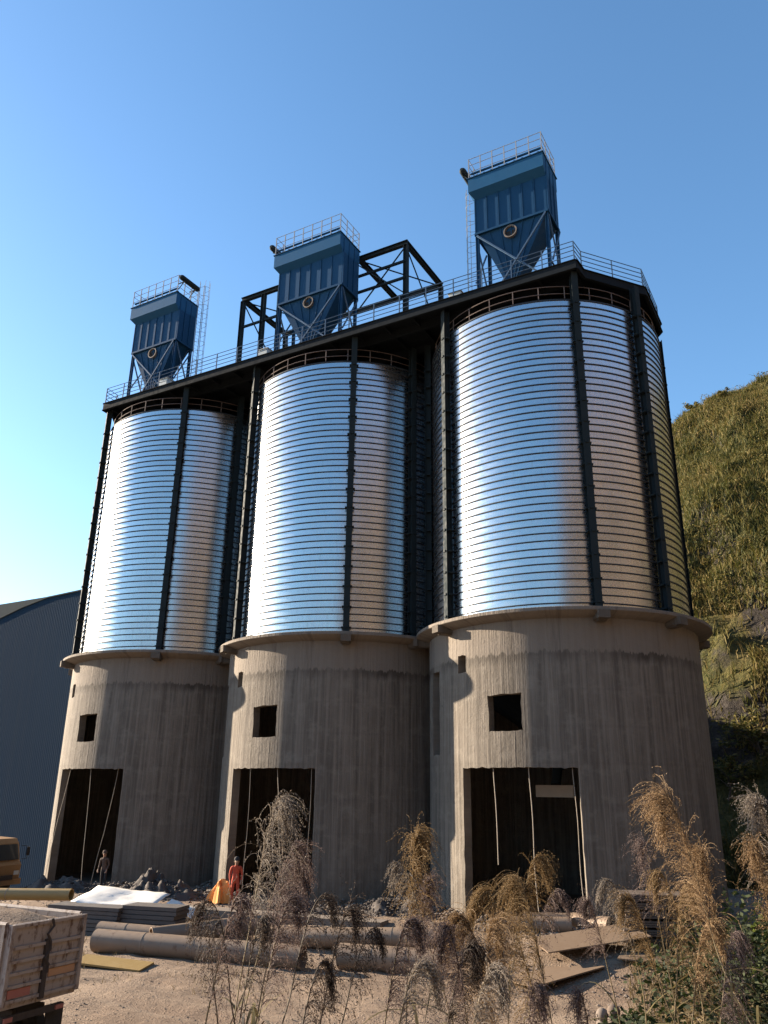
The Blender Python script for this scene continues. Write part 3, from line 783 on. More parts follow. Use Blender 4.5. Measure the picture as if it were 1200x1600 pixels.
m = Mat('sunlit_sheet', .22, 1.0); m.color((.80, .79, .76)); m.bump(m.noise(m.coord(), 1.6, 4), .25, .05); MT['sheet'] = m.m
def crumpled(label, cx, cy, z, lx, ly, rz, tilt, mat, cat, name, amp=.05, group=None, nx=18, ny=10, th=.01, seed=1):
    V, Fq = [], []
    for q in (0, 1):
        for i in range(nx):
            for j in range(ny):
                u, v = i / (nx - 1) - .5, j / (ny - 1) - .5
                h = amp * (mnoise.noise(Vector((u * 3.1 + seed, v * 3.7, seed * .7))) + .5 * mnoise.noise(Vector((u * 9 + seed, v * 8, 3))))
                V.append((u * lx, v * ly, h - q * th))
    I = lambda q, i, j: q * nx * ny + i * ny + j
    for i in range(nx - 1):
        for j in range(ny - 1):
            Fq.append((I(0, i, j), I(0, i + 1, j), I(0, i + 1, j + 1), I(0, i, j + 1)))
            Fq.append((I(1, i, j), I(1, i, j + 1), I(1, i + 1, j + 1), I(1, i + 1, j)))
    for i in range(nx - 1):
        Fq.append((I(0, i, 0), I(1, i, 0), I(1, i + 1, 0), I(0, i + 1, 0))); Fq.append((I(0, i, ny - 1), I(0, i + 1, ny - 1), I(1, i + 1, ny - 1), I(1, i, ny - 1)))
    for j in range(ny - 1):
        Fq.append((I(0, 0, j), I(0, 0, j + 1), I(1, 0, j + 1), I(1, 0, j))); Fq.append((I(0, nx - 1, j), I(1, nx - 1, j), I(1, nx - 1, j + 1), I(0, nx - 1, j + 1)))
    o = link(name, npmesh(name, V, Fq, mat, True), None, (cx, cy, z))
    o.rotation_euler = (tilt[0], tilt[1], rz)
    return tag(o, label, cat, group)
MT['white_sheet'] = paint('white_sheet', (.74, .72, .66), (.82, .80, .75), .45, 2)
crumpled('large bright white sheet on the dark stacks, glaring in the sun', -3.3, -11.9, 1.22, 3.6, 1.8, rad(14), (rad(14), rad(3)), MT['white_sheet'], 'sheet', 'metal_sheet', .10, 'bright sheets on the dark stacks', seed=2)
crumpled('small white sheet hanging off the left end of the dark stack', -5.3, -12.5, .95, 1.3, .9, rad(10), (rad(24), rad(-18)), MT['white_sheet'], 'sheet', 'metal_sheet', .08, 'bright sheets on the dark stacks', seed=5)
crumpled('white sheet end sticking out right of the dark stacks', -.7, -10.9, .85, 1.6, .8, rad(18), (rad(20), rad(14)), MT['white_sheet'], 'sheet', 'metal_sheet', .06, 'bright sheets on the dark stacks', seed=8)
MT['bundle'] = paint('dark_bundle', (.070, .062, .060), (.11, .10, .092), .7, 2)
def stack(label, cx, cy, lx, ly, n, th, rz, mat, part, name='plate_stack', cat='stack', group=None, jit=.05):
    t = thing(name, label, cat, (cx, cy, gz(cx, cy) - .02), rz, group)
    pm_ = MB(); pm_.box((0, 0, 0), (lx, ly, th * .86)); pm_ = pm_.mesh(part, mat)
    for k in range(n): link(part, pm_, t, (random.uniform(-jit, jit), random.uniform(-jit, jit), th * (k + .5)), random.uniform(-.02, .02))
    return t
stack('dark stack of steel plates under the white sheet, truck side', -3.6, -13.2, 3.3, 1.2, 7, .15, rad(13), MT['bundle'], 'plate', group='dark plate stacks in the yard')
stack('dark stack of steel plates under the white sheet, pipe side', -.9, -12.3, 2.4, 1.1, 7, .16, rad(15), MT['bundle'], 'plate', group='dark plate stacks in the yard')

MT['plywood'] = paint('plywood', (0.1286, 0.0860, 0.0540), (0.1642, 0.1164, 0.0770), .75, 1.2, 0, (0.0857, 0.0574, 0.0377), .58)
MT['old_wood'] = paint('old_wood', (0.0765, 0.0558, 0.0423), (0.1350, 0.1035, 0.0810), .85, 3)
def board(label, cx, cy, z, lx, ly, rz, tilt=(0, 0), th=.04, mat='plywood', name='plywood_sheet', cat='sheet', group='plywood sheets on the ground'):
    mb = MB(); mb.box((0, 0, 0), (lx, ly, th)); o = mb.obj(name, MT[mat], None, (cx, cy, gz(cx, cy) + z)); o.rotation_euler = (tilt[0], tilt[1], rz)
    return tag(o, label, cat, group)
board('largest tan plywood sheet, raised, in front of the right silo door', 16.0, -9.3, .34, 3.6, 1.8, rad(38), (rad(5), rad(-7)))
board('tan plywood sheet tilted down towards the road below the largest sheet', 15.5, -11.6, .16, 2.9, 1.5, rad(60), (rad(-3), rad(-6)))
board('small reddish plywood sheet beside the plank stack', 18.1, -9.9, .13, 1.9, .9, rad(5), (rad(4), 0))
board('yellow board lying below the long pipe near the road', 2.1, -17.2, .10, 2.6, .9, rad(14), (rad(6), rad(2)), .06, 'pipe_yellow', 'board', 'board', None)
board('short yellow board leaning low right of the truck tailgate', 1.2, -19.6, .16, 1.9, 1.0, rad(28), (rad(12), rad(8)), .06, 'pipe_yellow', 'board', 'board', None)
# plank stack at the right
t = thing('plank_stack', 'stack of old dark planks among the plumes at the right', 'plank stack', (18.0, -7.4, gz(18.0, -7.4)), rad(24))
pk = MB(); pk.box((0, 0, 0), (2.7, .20, .055)); pk = pk.mesh('plank', MT['old_wood'])
pb = MB(); pb.box((0, 0, 0), (.09, 1.4, .07)); pb = pb.mesh('bearer', MT['old_wood'])
z = .05
for lay in range(18):
    if lay % 3 == 0:
        for x in (-.95, 0, .95): link('bearer', pb, t, (x + random.uniform(-.03, .03), 0, z))
        z += .07
    for k in range(6): link('plank', pk, t, (random.uniform(-.09, .09), -.58 + k * .232 + random.uniform(-.012, .012), z), random.uniform(-.03, .03))
    z += .068

# loose rubble: chunks and grit in front of the silos, piles at their feet
def rubble(name, label_kind, spots, mat):
    V, Fq = [], []
    ico = [(0, 0, 1), (.9, 0, .3), (.28, .85, .25), (-.72, .53, .3), (-.72, -.53, .2), (.28, -.85, .3), (0, 0, -.6)]
    tri = [(0, 1, 2), (0, 2, 3), (0, 3, 4), (0, 4, 5), (0, 5, 1), (6, 2, 1), (6, 3, 2), (6, 4, 3), (6, 5, 4), (6, 1, 5)]
    for (x, y, z, s) in spots:
        a = random.uniform(0, 6.3); c_, s_ = math.cos(a), math.sin(a); sx, sy, sz = (s * random.uniform(.6, 1.4) for _ in range(3)); b = len(V)
        for p in ico: V.append((x + (p[0] * c_ - p[1] * s_) * sx, y + (p[0] * s_ + p[1] * c_) * sy, z + p[2] * sz * .7))
        Fq += [tuple(b + i for i in f) for f in tri]
    return struct(link(name, npmesh(name, V, Fq, mat)), 'stuff')
MT['rubble'] = paint('rubble', (0.1190, 0.0945, 0.0770), (0.2100, 0.1750, 0.1435), .9, 2)
MT['rubble_dark'] = paint('rubble_dark', (0.0420, 0.0350, 0.0315), (0.0910, 0.0770, 0.0665), .9, 2)
sp_ = []
for k in range(2600):
    i = random.randrange(3); a = random.uniform(-60, 45); rr_ = 6.6 + abs(random.gauss(0, .8))
    x, y = pol(a, rr_); x += SX[i]; s = random.uniform(.03, .13) * (1.5 if random.random() < .1 else 1)
    sp_.append((x, y, gz(x, y) + max(0, .35 - (rr_ - 6.6) * .3) * random.random(), s))
rubble('rubble', '', sp_, MT['rubble'])
sp_ = []
for k in range(2200):
    x, y = random.uniform(-14, 19), random.gauss(-10.5, 2.2); s = random.uniform(.02, .085)
    sp_.append((x, y, gz(x, y), s))
for k in range(1500):
    x, y = random.uniform(-6, 18), random.uniform(-24, -13); sp_.append((x, y, gz(x, y), random.uniform(.012, .04)))
rubble('gravel', '', sp_, MT['rubble'])
sp_ = []
for (cx, cy, rx, ry, h) in ((-12.2, -8.3, 3.4, 1.8, .5), (-5.6, -7.6, 3.0, 1.6, .7), (6.6, -6.0, 1.9, 1.4, .55), (2.9, -8.2, 2.6, 1.2, .3)):
    for k in range(420):
        a = random.uniform(0, 6.28); r = random.random() ** .6; x, y = cx + rx * r * math.cos(a), cy + ry * r * math.sin(a)
        sp_.append((x, y, gz(x, y) + h * (1 - r * r) ** 1.2 + .02, random.uniform(.03, .11)))
rubble('mound_chunks', '', sp_, MT['rubble_dark'])
# debris mounds at the left silo's mouth
m_ = MB()
def mound(name, label, cx, cy, rx, ry, h, seed, mat):
    V, Fq = [], []; nr, na = 26, 80
    for i in range(nr):
        for k in range(na):
            r = i / (nr - 1); a = 2 * math.pi * k / na
            x, y = cx + rx * r * math.cos(a), cy + ry * r * math.sin(a)
            n_ = mnoise.fractal(Vector((x * 1.1, y * 1.1, seed)), .8, 2.1, 6)
            V.append((x, y, gz(x, y) + h * (1 - r * r) ** 1.2 * (1 + .9 * n_) + .10 * n_ - .12 * r))
    for i in range(nr - 1):
        for k in range(na):
            Fq.append((i * na + k, (i + 1) * na + k, (i + 1) * na + (k + 1) % na, i * na + (k + 1) % na))
    return tag(link(name, npmesh(name, V, Fq, mat, True)), label, 'mound', 'spoil mounds at the silo feet')
mound('spoil_mound', 'low grey spoil mound in front of the left silo doorway', -12.2, -8.3, 3.6, 1.9, .55, 1, MT['rubble_dark'])
mound('spoil_mound', 'dark spoil mound between left and middle silos', -5.6, -7.6, 3.0, 1.6, .8, 2, MT['rubble_dark'])
mound('spoil_mound', 'dark spoil heap in the corner between middle and right silos', 6.6, -6.0, 1.9, 1.4, .6, 3, MT['rubble_dark'])
mound('spoil_mound', 'low spoil heap below the middle silo drum, right of its door', 2.9, -8.2, 2.6, 1.2, .32, 4, MT['rubble_dark'])
# low concrete kerb in front of the middle silo
mb = MB(); mb.box((0, 0, 0), (9.4, .9, .5)); o = mb.obj('concrete_kerb', MT['rubble'], None, (3.2, -9.6, .62), 35); o.rotation_euler[2] = rad(8)
tag(o, 'long low concrete kerb in front of the middle silo', 'kerb')

# ------------------------------------------------------------------ vehicles
MT['truck_body'] = paint('dirty_cream_paint', (0.2697, 0.2203, 0.1843), (0.3776, 0.3236, 0.2787), .6, 2.2, 0, (0.1169, 0.0674, 0.0449), .52)
MT['truck_red'] = paint('faded_red', (.32, .10, .08), (.40, .17, .13), .6, 3)
MT['truck_orange'] = paint('faded_orange', (.42, .22, .11), (.46, .28, .16), .6, 3)
MT['chassis'] = paint('muddy_chassis', (.035, .028, .024), (.07, .055, .045), .8, 3)
def wheel(parent, x, y, z, r, wd, name='wheel'):
    mb = MB(); n = 28
    prof = [(r * .55, -wd / 2), (r * .93, -wd / 2), (r, -wd * .36), (r, wd * .36), (r * .93, wd / 2), (r * .55, wd / 2)]
    vs, fs = [], []
    for k in range(n):
        a = 2 * math.pi * k / n
        for (q, yy) in prof: vs.append((q * math.cos(a), yy, q * math.sin(a)))
    m0 = len(prof)
    for k in range(n):
        for i in range(m0): fs.append((k * m0 + i, k * m0 + (i + 1) % m0, ((k + 1) % n) * m0 + (i + 1) % m0, ((k + 1) % n) * m0 + i))
    mb.add(vs, fs, 0, True); wl = mb.obj(name, MT['black'], parent, (x, y, z))
    mb = MB(); mb.tube([(0, -wd * .42, 0), (0, wd * .42, 0)], r * .56, 20); mb.tube([(0, -wd * .5, 0), (0, wd * .5, 0)], r * .2, 12); mb.obj('rim', MT['chassis'], wl)
# tipper at the lower left: built with its nose to -X, tailgate at local x = 0
tk = thing('tipper_truck', 'battered tipper truck seen from its closed dirty tailgate, lower left', 'truck', (8.75, -25.6, gz(9, -25.5)), rad(4))
tk.scale = (.95, .95, .95)
z0, z1, hwid = 1.32, 2.92, 1.08
mb = MB(); mb.box((-2.2, 0, z0 - .03), (4.4, 2 * hwid, .08)); mb.obj('bed_floor', MT['truck_body'], tk)
for sy in (-1, 1):
    mb = MB(); mb.box((-2.2, sy * (hwid - .03), (z0 + z1) / 2), (4.4, .05, z1 - z0)); sd_ = mb.obj('side_wall', MT['truck_body'], tk)
    for x in np.arange(-4.2, -.1, .58):
        mb = MB(); mb.box((x, sy * (hwid + .02), (z0 + z1) / 2), (.09, .07, z1 - z0 - .05)); mb.obj('side_rib', MT['truck_body'], sd_)
    mb = MB(); mb.tube([(-4.4, sy * hwid, z1), (-.1, sy * hwid, z1)], .05, 8); mb.obj('top_rail', MT['truck_body'], sd_)
V, Fq = [], []
for i in range(16):
    for j in range(9):
        u, v = i / 15, j / 8 - .5
        V.append((-.06 - u * 4.25, v * 2.06, z1 - .16 + .30 * (1 - 4 * v * v) * math.sin(min(1, u * 2.5) * 1.57) + .09 * mnoise.noise(Vector((u * 9, v * 7, 2)))))
for i in range(15):
    for j in range(8): Fq.append((i * 9 + j, i * 9 + j + 1, i * 9 + j + 10, i * 9 + j + 9))
link('soil_load', npmesh('soil_load', V, Fq, MT['dirt'], True), tk)
mb = MB(); mb.box((-4.37, 0, (z0 + z1) / 2 + .15), (.06, 2 * hwid - .1, z1 - z0 + .3)); mb.obj('headboard', MT['truck_body'], tk)
mb = MB(); mb.box((0, 0, (z0 + z1) / 2), (.045, 2 * hwid - .02, z1 - z0)); tg = mb.obj('tailgate', MT['truck_body'], tk)
for zz in (1.40, 1.68, 1.93, 2.17, 2.44, 2.88):
    mb = MB(); mb.box((.045, 0, zz), (.06, 2 * hwid - .10, .065)); mb.obj('tailgate_rib', MT['truck_body'], tg)
for yy in (-hwid + .03, hwid - .03, 0):
    mb = MB(); mb.box((.055, yy, (z0 + z1) / 2 - (0 if yy else .2)), (.09, .10 if yy else .12, z1 - z0 - (0 if yy else .4))); mb.obj('tailgate_upright', MT['chassis'] if not yy else MT['truck_body'], tg)
for (yy, zz, w_, h_, mt) in ((-.62, 1.54, .62, .17, 'truck_red'), (.55, 1.80, .78, .16, 'truck_orange'), (.28, 2.05, .45, .16, 'truck_body'), (.80, 2.05, .28, .18, 'truck_body')):
    mb = MB(); mb.box((.032, yy, zz), (.025, w_, h_)); mb.obj('painted_panel', MT[mt], tg)
mb = MB(); pts = [(.10, .02 + .09 * math.sin(q * 2.2), 2.95 - q * .16) for q in range(8)]; mb.tube(pts, .03, 6); mb.obj('chain', MT['chassis'], tg)
for sy in (-1, 1):
    mb = MB(); mb.box((-.03, sy * (hwid - .22), 2.62), (.10, .30, .18)); mb.obj('latch_box', MT['chassis'], tg)
    mb = MB(); mb.beam((-4.6, sy * .4, 1.0), (-.25, sy * .4, 1.0), .12, .26); mb.obj('chassis_rail', MT['chassis'], tk)
    mb = MB(); mb.box((-.25, sy * .78, .72), (.05, .5, .62)); mb.obj('mud_flap', MT['black'], tk)
    wheel(tk, -1.15, sy * .82, .50, .50, .30); wheel(tk, -4.9, sy * .86, .50, .50, .28)
mb = MB(); mb.tube([(-1.15, -.8, .5), (-1.15, .8, .5)], .11, 10); mb.lathe; mb.obj('axle', MT['chassis'], tk)
mb = MB(); mb.box((-5.5, 0, 1.75), (1.5, 2.0, 1.7)); mb.box((-5.6, 0, 2.64), (1.2, 1.8, .10)); mb.obj('cab', MT['truck_body'], tk)
mb = MB(); mb.box((-.12, 0, 1.02), (.08, 1.7, .14)); mb.obj('rear_bumper', MT['chassis'], tk)
for sy in (-1, 1):
    mb = MB(); mb.box((-.06, sy * .72, 1.02), (.05, .22, .09)); mb.obj('tail_lamp', MT['truck_red'], tk)

# yellow-brown lorry parked beyond, by the blue shed (nose towards +X)
MT['ochre'] = paint('dusty_ochre_paint', (0.2380, 0.1295, 0.0525), (0.3010, 0.1820, 0.0840), .6, 1.6, 0, (0.1400, 0.0840, 0.0490), .6)
m = Mat('dusty_glass', .12, 0, .5); m.color((.05, .055, .055)); MT['glass'] = m.m
lx, ly = -15.8, -8.4
lo = thing('parked_lorry', 'dusty ochre lorry cab parked by the blue shed at the left edge', 'lorry', (lx, ly, gz(lx, ly)), rad(12))
def hull(mb, prof, y0, y1, mi=0):
    n = len(prof)
    mb.add([(x, y0, z) for x, z in prof] + [(x, y1, z) for x, z in prof], [tuple(range(n))[::-1], tuple(range(n, 2 * n))] + [(k, (k + 1) % n, n + (k + 1) % n, n + k) for k in range(n)], mi)
mb = MB(); hull(mb, [(-1.9, .75), (0, .75), (.06, 1.55), (-.10, 1.75), (-.30, 2.62), (-.50, 2.86), (-1.75, 2.92), (-1.9, 2.8)], -1.15, 1.15); cb_ = mb.obj('cab', MT['ochre'], lo)
mb = MB(); mb.add([(-.03, -1.0, 1.80), (-.03, 1.0, 1.80), (-.25, 1.0, 2.58), (-.25, -1.0, 2.58)], [(0, 1, 2, 3)]); mb.obj('windscreen', MT['glass'], cb_)
for sy in (-1, 1):
    mb = MB(); hull(mb, [(-.28, 1.78), (-.46, 2.55), (-.95, 2.6), (-.95, 1.78)], sy * 1.153 - .004, sy * 1.153 + .004); mb.obj('side_window', MT['glass'], cb_)
    mb = MB(); hull(mb, [(-1.12, 1.8), (-1.12, 2.58), (-1.7, 2.58), (-1.7, 1.8)], sy * 1.153 - .004, sy * 1.153 + .004); mb.obj('side_window', MT['glass'], cb_)
    mb = MB(); mb.tube([(-.1, sy * 1.15, 2.5), (.18, sy * 1.35, 2.45), (.18, sy * 1.35, 1.85), (-.02, sy * 1.15, 1.8)], .018, 5); mb.box((.2, sy * 1.36, 2.2), (.06, .2, .42)); mb.obj('mirror', MT['black'], cb_)
    mb = MB(); mb.box((.05, sy * .85, 1.15), (.06, .34, .2)); mb.obj('headlight', MT['box_grey'], cb_)
    wheel(lo, -.95, sy * 1.0, .52, .52, .3); wheel(lo, -4.6, sy * 1.0, .52, .52, .4)
mb = MB(); mb.box((.1, 0, .72), (.14, 2.3, .28)); mb.obj('bumper', MT['ochre'], lo)
mb = MB(); mb.box((-3.0, 0, .95), (6.4, .9, .22)); mb.obj('chassis_rail', MT['chassis'], lo)
mb = MB(); mb.box((-4.3, 0, 1.75), (4.2, 2.3, 1.3)); bd = mb.obj('cargo_body', MT['ochre'], lo)
for x in np.arange(-6.2, -2.2, .8):
    mb = MB(); mb.box((x, -1.17, 1.75), (.1, .06, 1.28)); mb.obj('body_rib', MT['ochre'], bd)

# round-topped bollards at the bottom edge
for (x, y, h_, lb) in ((19.0, -17.85, .86, 'brown round-topped bollard at the bottom edge, right of its grey twin'), (18.7, -17.75, .74, 'grey-green round-topped bollard at the bottom edge, left of its brown twin')):
    mb = MB(); r = .15
    mb.lathe([(r, -.3), (r, h_ - .24), (r * .72, h_ - .22), (r * .72, h_ - .19)] + [(r * math.cos(a_), h_ - .1 + r * math.sin(a_)) for a_ in np.linspace(-.7, 1.5, 9)] + [(0, h_ + .05)], 20)
    o = mb.obj('bollard', MT['old_wood'] if 'brown' in lb[:6] else MT['rubble'], None, (x, y, gz(x, y))); tag(o, lb, 'bollard', 'bollards at the roadside')

# ------------------------------------------------------------------ foliage materials
def leafmat(name, stops, scale=.5, trans=.35, rnd=.5):
    m = Mat(name, .75, 0, .25)
    geo = m.n('NewGeometry')
    f = m.math('ADD', m.math('MULTIPLY', geo.outputs['Random Per Island'], rnd), m.math('MULTIPLY', m.noise(m.coord(), scale, 4, .6), 1 - rnd))
    col = m.ramp(f, stops)
    m.color(col)
    tr = m.n('BsdfTranslucent'); m.l(col, tr.inputs[0])
    mx = m.n('MixShader'); mx.inputs[0].default_value = trans
    m.l(m.p.outputs[0], mx.inputs[1]); m.l(tr.outputs[0], mx.inputs[2])
    m.l(mx.outputs[0], m.t.nodes['Material Output'].inputs[0])
    return m.m
MT['scrub'] = leafmat('hill_scrub', [(.25, (.030, .040, .010)), (.42, (.075, .078, .018)), (.56, (.14, .115, .032)), (.72, (.20, .145, .055))], .10, .3, .38)
MT['leaf_dark'] = leafmat('dark_leaf', [(.3, (0.0126, 0.0210, 0.0070)), (.7, (0.0315, 0.0434, 0.0126))], 1.0, .25)
MT['leaf_bright'] = leafmat('bright_leaf', [(.3, (.06, .085, .016)), (.7, (.13, .155, .035))], 1.0, .35)
MT['leaf_dry'] = leafmat('dry_leaf', [(.3, (0.0750, 0.0562, 0.0263)), (.7, (0.1650, 0.1237, 0.0638))], 1.0, .3)
MT['bark'] = paint('bark', (.06, .045, .033), (.11, .085, .06), .9, 5)
PL = {'gold': [(.25, (0.1200, 0.0750, 0.0330)), (.75, (0.2520, 0.1740, 0.0840))], 'orange': [(.25, (0.145, 0.090, 0.046)), (.75, (0.290, 0.200, 0.110))],
      'pale': [(.25, (0.1320, 0.1080, 0.0870)), (.75, (0.2760, 0.2400, 0.1980))], 'purple': [(.25, (0.0720, 0.0510, 0.0480)), (.75, (0.1800, 0.1350, 0.1200))],
      'dark': [(.25, (0.0330, 0.0250, 0.0200)), (.75, (0.0780, 0.0588, 0.0468))]}
for k, st in PL.items(): MT['plume_' + k] = leafmat('plume_' + k, st, 4.0, .30, .7)
MT['reed_stem'] = paint('reed_stem', (.10, .075, .04), (.19, .15, .08), .7, 6)
MT['reed_stem_dark'] = paint('reed_stem_dark', (.035, .027, .018), (.075, .058, .036), .7, 6)
MT['reed_leaf'] = leafmat('reed_leaf', [(.3, (.06, .055, .022)), (.7, (.17, .135, .06))], 2.0, .35)

# hillside scrub: blades and small leafy clumps, far too many to count
def hill_points(n, ph0, ph1, seed):
    g = np.random.default_rng(seed)
    ph = g.uniform(ph0, ph1, n); r = np.sqrt(g.uniform(48 ** 2, 122 ** 2, n))
    x, y, z = hill_h(ph, r)
    e = .3; _, _, za = hill_h(ph, r + e)
    keep = z > -.5
    steep = (za - z) / e
    rocky = (z > 3.0) & (z < 19) & (vnoise(x, y, 5, 61, 3) + .35 * vnoise(x, z * 1.3, 3, 5, 2) > .44)
    keep &= ~rocky | (g.random(n) < .12)
    return x[keep], y[keep], z[keep], g
def blades(x, y, z, g, hmin, hmax, wmin, wmax, spread=.5):
    n = len(x); h = g.uniform(hmin, hmax, n); w = g.uniform(wmin, wmax, n); a = g.uniform(0, 2 * np.pi, n)
    dx, dy = g.normal(0, spread, n) * h, g.normal(0, spread, n) * h
    P = np.stack([x, y, z - .05], 1); wd = np.stack([np.cos(a) * w, np.sin(a) * w, np.zeros(n)], 1); tp = P + np.stack([dx, dy, h], 1)
    md = P + np.stack([dx * .3, dy * .3, h * .6], 1)
    V = np.stack([P - wd * .5, P + wd * .5, md + wd * .55, tp, md - wd * .55], 1).reshape(-1, 3)
    b = np.arange(n)[:, None] * 5
    Fc = np.concatenate([b + np.array([[0, 1, 2]]), b + np.array([[0, 2, 4]]), b + np.array([[4, 2, 3]])], 0)
    return V, Fc
def leaves(C, size, g, flat=.3):
    """C (n,3) leaf centres -> diamond leaves in random orientation"""
    n = len(C); u = g.normal(size=(n, 3)); u /= np.linalg.norm(u, axis=1)[:, None]; u[:, 2] *= .6
    v = np.cross(u, g.normal(size=(n, 3))); v /= np.linalg.norm(v, axis=1)[:, None]
    s = (size * g.uniform(.6, 1.3, n))[:, None]
    V = np.stack([C - u * s, C + v * s * .45, C + u * s, C - v * s * .45], 1).reshape(-1, 3)
    b = np.arange(n)[:, None] * 4
    return V, b + np.array([[0, 1, 2, 3]])
x, y, z, g = hill_points(150000, 12.5, 29.5, 11)
V1, F1 = blades(x, y, z, g, .30, 1.05, .03, .09, .45)
struct(link('hill_grass', npmesh('hill_grass', V1, F1, MT['scrub'])), 'stuff')
x, y, z, g = hill_points(520, 12.5, 29.5, 23)
rb = g.uniform(.35, 1.15, len(x)); cnt = 110
d3 = g.normal(size=(len(x), cnt, 3)); d3 /= np.linalg.norm(d3, axis=2)[..., None]
d3 *= g.uniform(.35, 1, (len(x), cnt, 1)) ** .5
C3 = np.stack([x, y, z + rb * .55], 1)[:, None, :] + d3 * rb[:, None, None] * np.array([1, 1, .8])
V2, F2 = leaves(C3.reshape(-1, 3), .12, g)
struct(link('hill_bushes', npmesh('hill_bushes', V2, F2, MT['scrub'])), 'stuff')

def small_tree(label, x, y, z, h, r, seed, mat='scrub', n=900, name='tree', cat='tree', group=None, leaf=.16, trunk_r=.09):
    g = np.random.default_rng(seed)
    t = thing(name, label, cat, (x, y, z), group=group)
    tips = []
    mb = MB()
    top = Vector((g.normal(0, .08) * h, g.normal(0, .08) * h, h * .6))
    mb.tube([(0, 0, -.3), top * .5 + Vector((.05 * h, 0, 0)), top], [trunk_r, trunk_r * .7, trunk_r * .35], 7)
    for k in range(9):
        a = g.uniform(0, 6.28); f = g.uniform(.35, 1.0); st = top * f
        en = st + Vector((math.cos(a) * r * g.uniform(.5, .9), math.sin(a) * r * g.uniform(.5, .9), h * g.uniform(.10, .36)))
        mb.tube([st, st.lerp(en, .5) + Vector((0, 0, .05 * h)), en], [trunk_r * .4, trunk_r * .25, trunk_r * .1], 5); tips.append(en)
    mb.obj('trunk', MT['bark'], t)
    tips += [top + Vector((0, 0, h * .2))]
    cl = []
    for tp in tips:
        for q in range(3):
            c = np.array(tp) + g.normal(0, .22 * r, 3); cr = r * g.uniform(.22, .45); d = g.normal(size=(n // 30, 3)); d /= np.linalg.norm(d, axis=1)[:, None]
            cl.append(c + d * cr * g.uniform(.4, 1, (len(d), 1)) * np.array([1, 1, .75]))
    V, Fc = leaves(np.concatenate(cl), leaf, g)
    link('crown', npmesh('crown', V, Fc, MT[mat]), t)
    return t
for (ph, r, h, cr, sd_, lb) in ((21.5, 96, 1.2, .9, 1, 'small bushy tree on the hill skyline nearest the right silo'), (23.2, 98, 1.7, 1.1, 2, 'tallest wispy tree on the hill skyline'), (25.2, 97, 1.3, 1.1, 3, 'rounded tree on the hill skyline by the right frame edge'),
                            (24.5, 58.5, 3.0, 2.0, 5, 'green bush low on the hill foot by the right frame edge'), (22.3, 57.5, 2.4, 1.7, 6, 'green bush at the hill foot close behind the right silo')):
    x, y, z = (float(v) for v in hill_h(np.array([ph]), np.array([float(r)])) )if False else [float(np.ravel(v)[0]) for v in hill_h(np.array([ph]), np.array([float(r)]))]
    small_tree(lb, x, y, z, h, cr, sd_, group='trees and bushes on the hill')

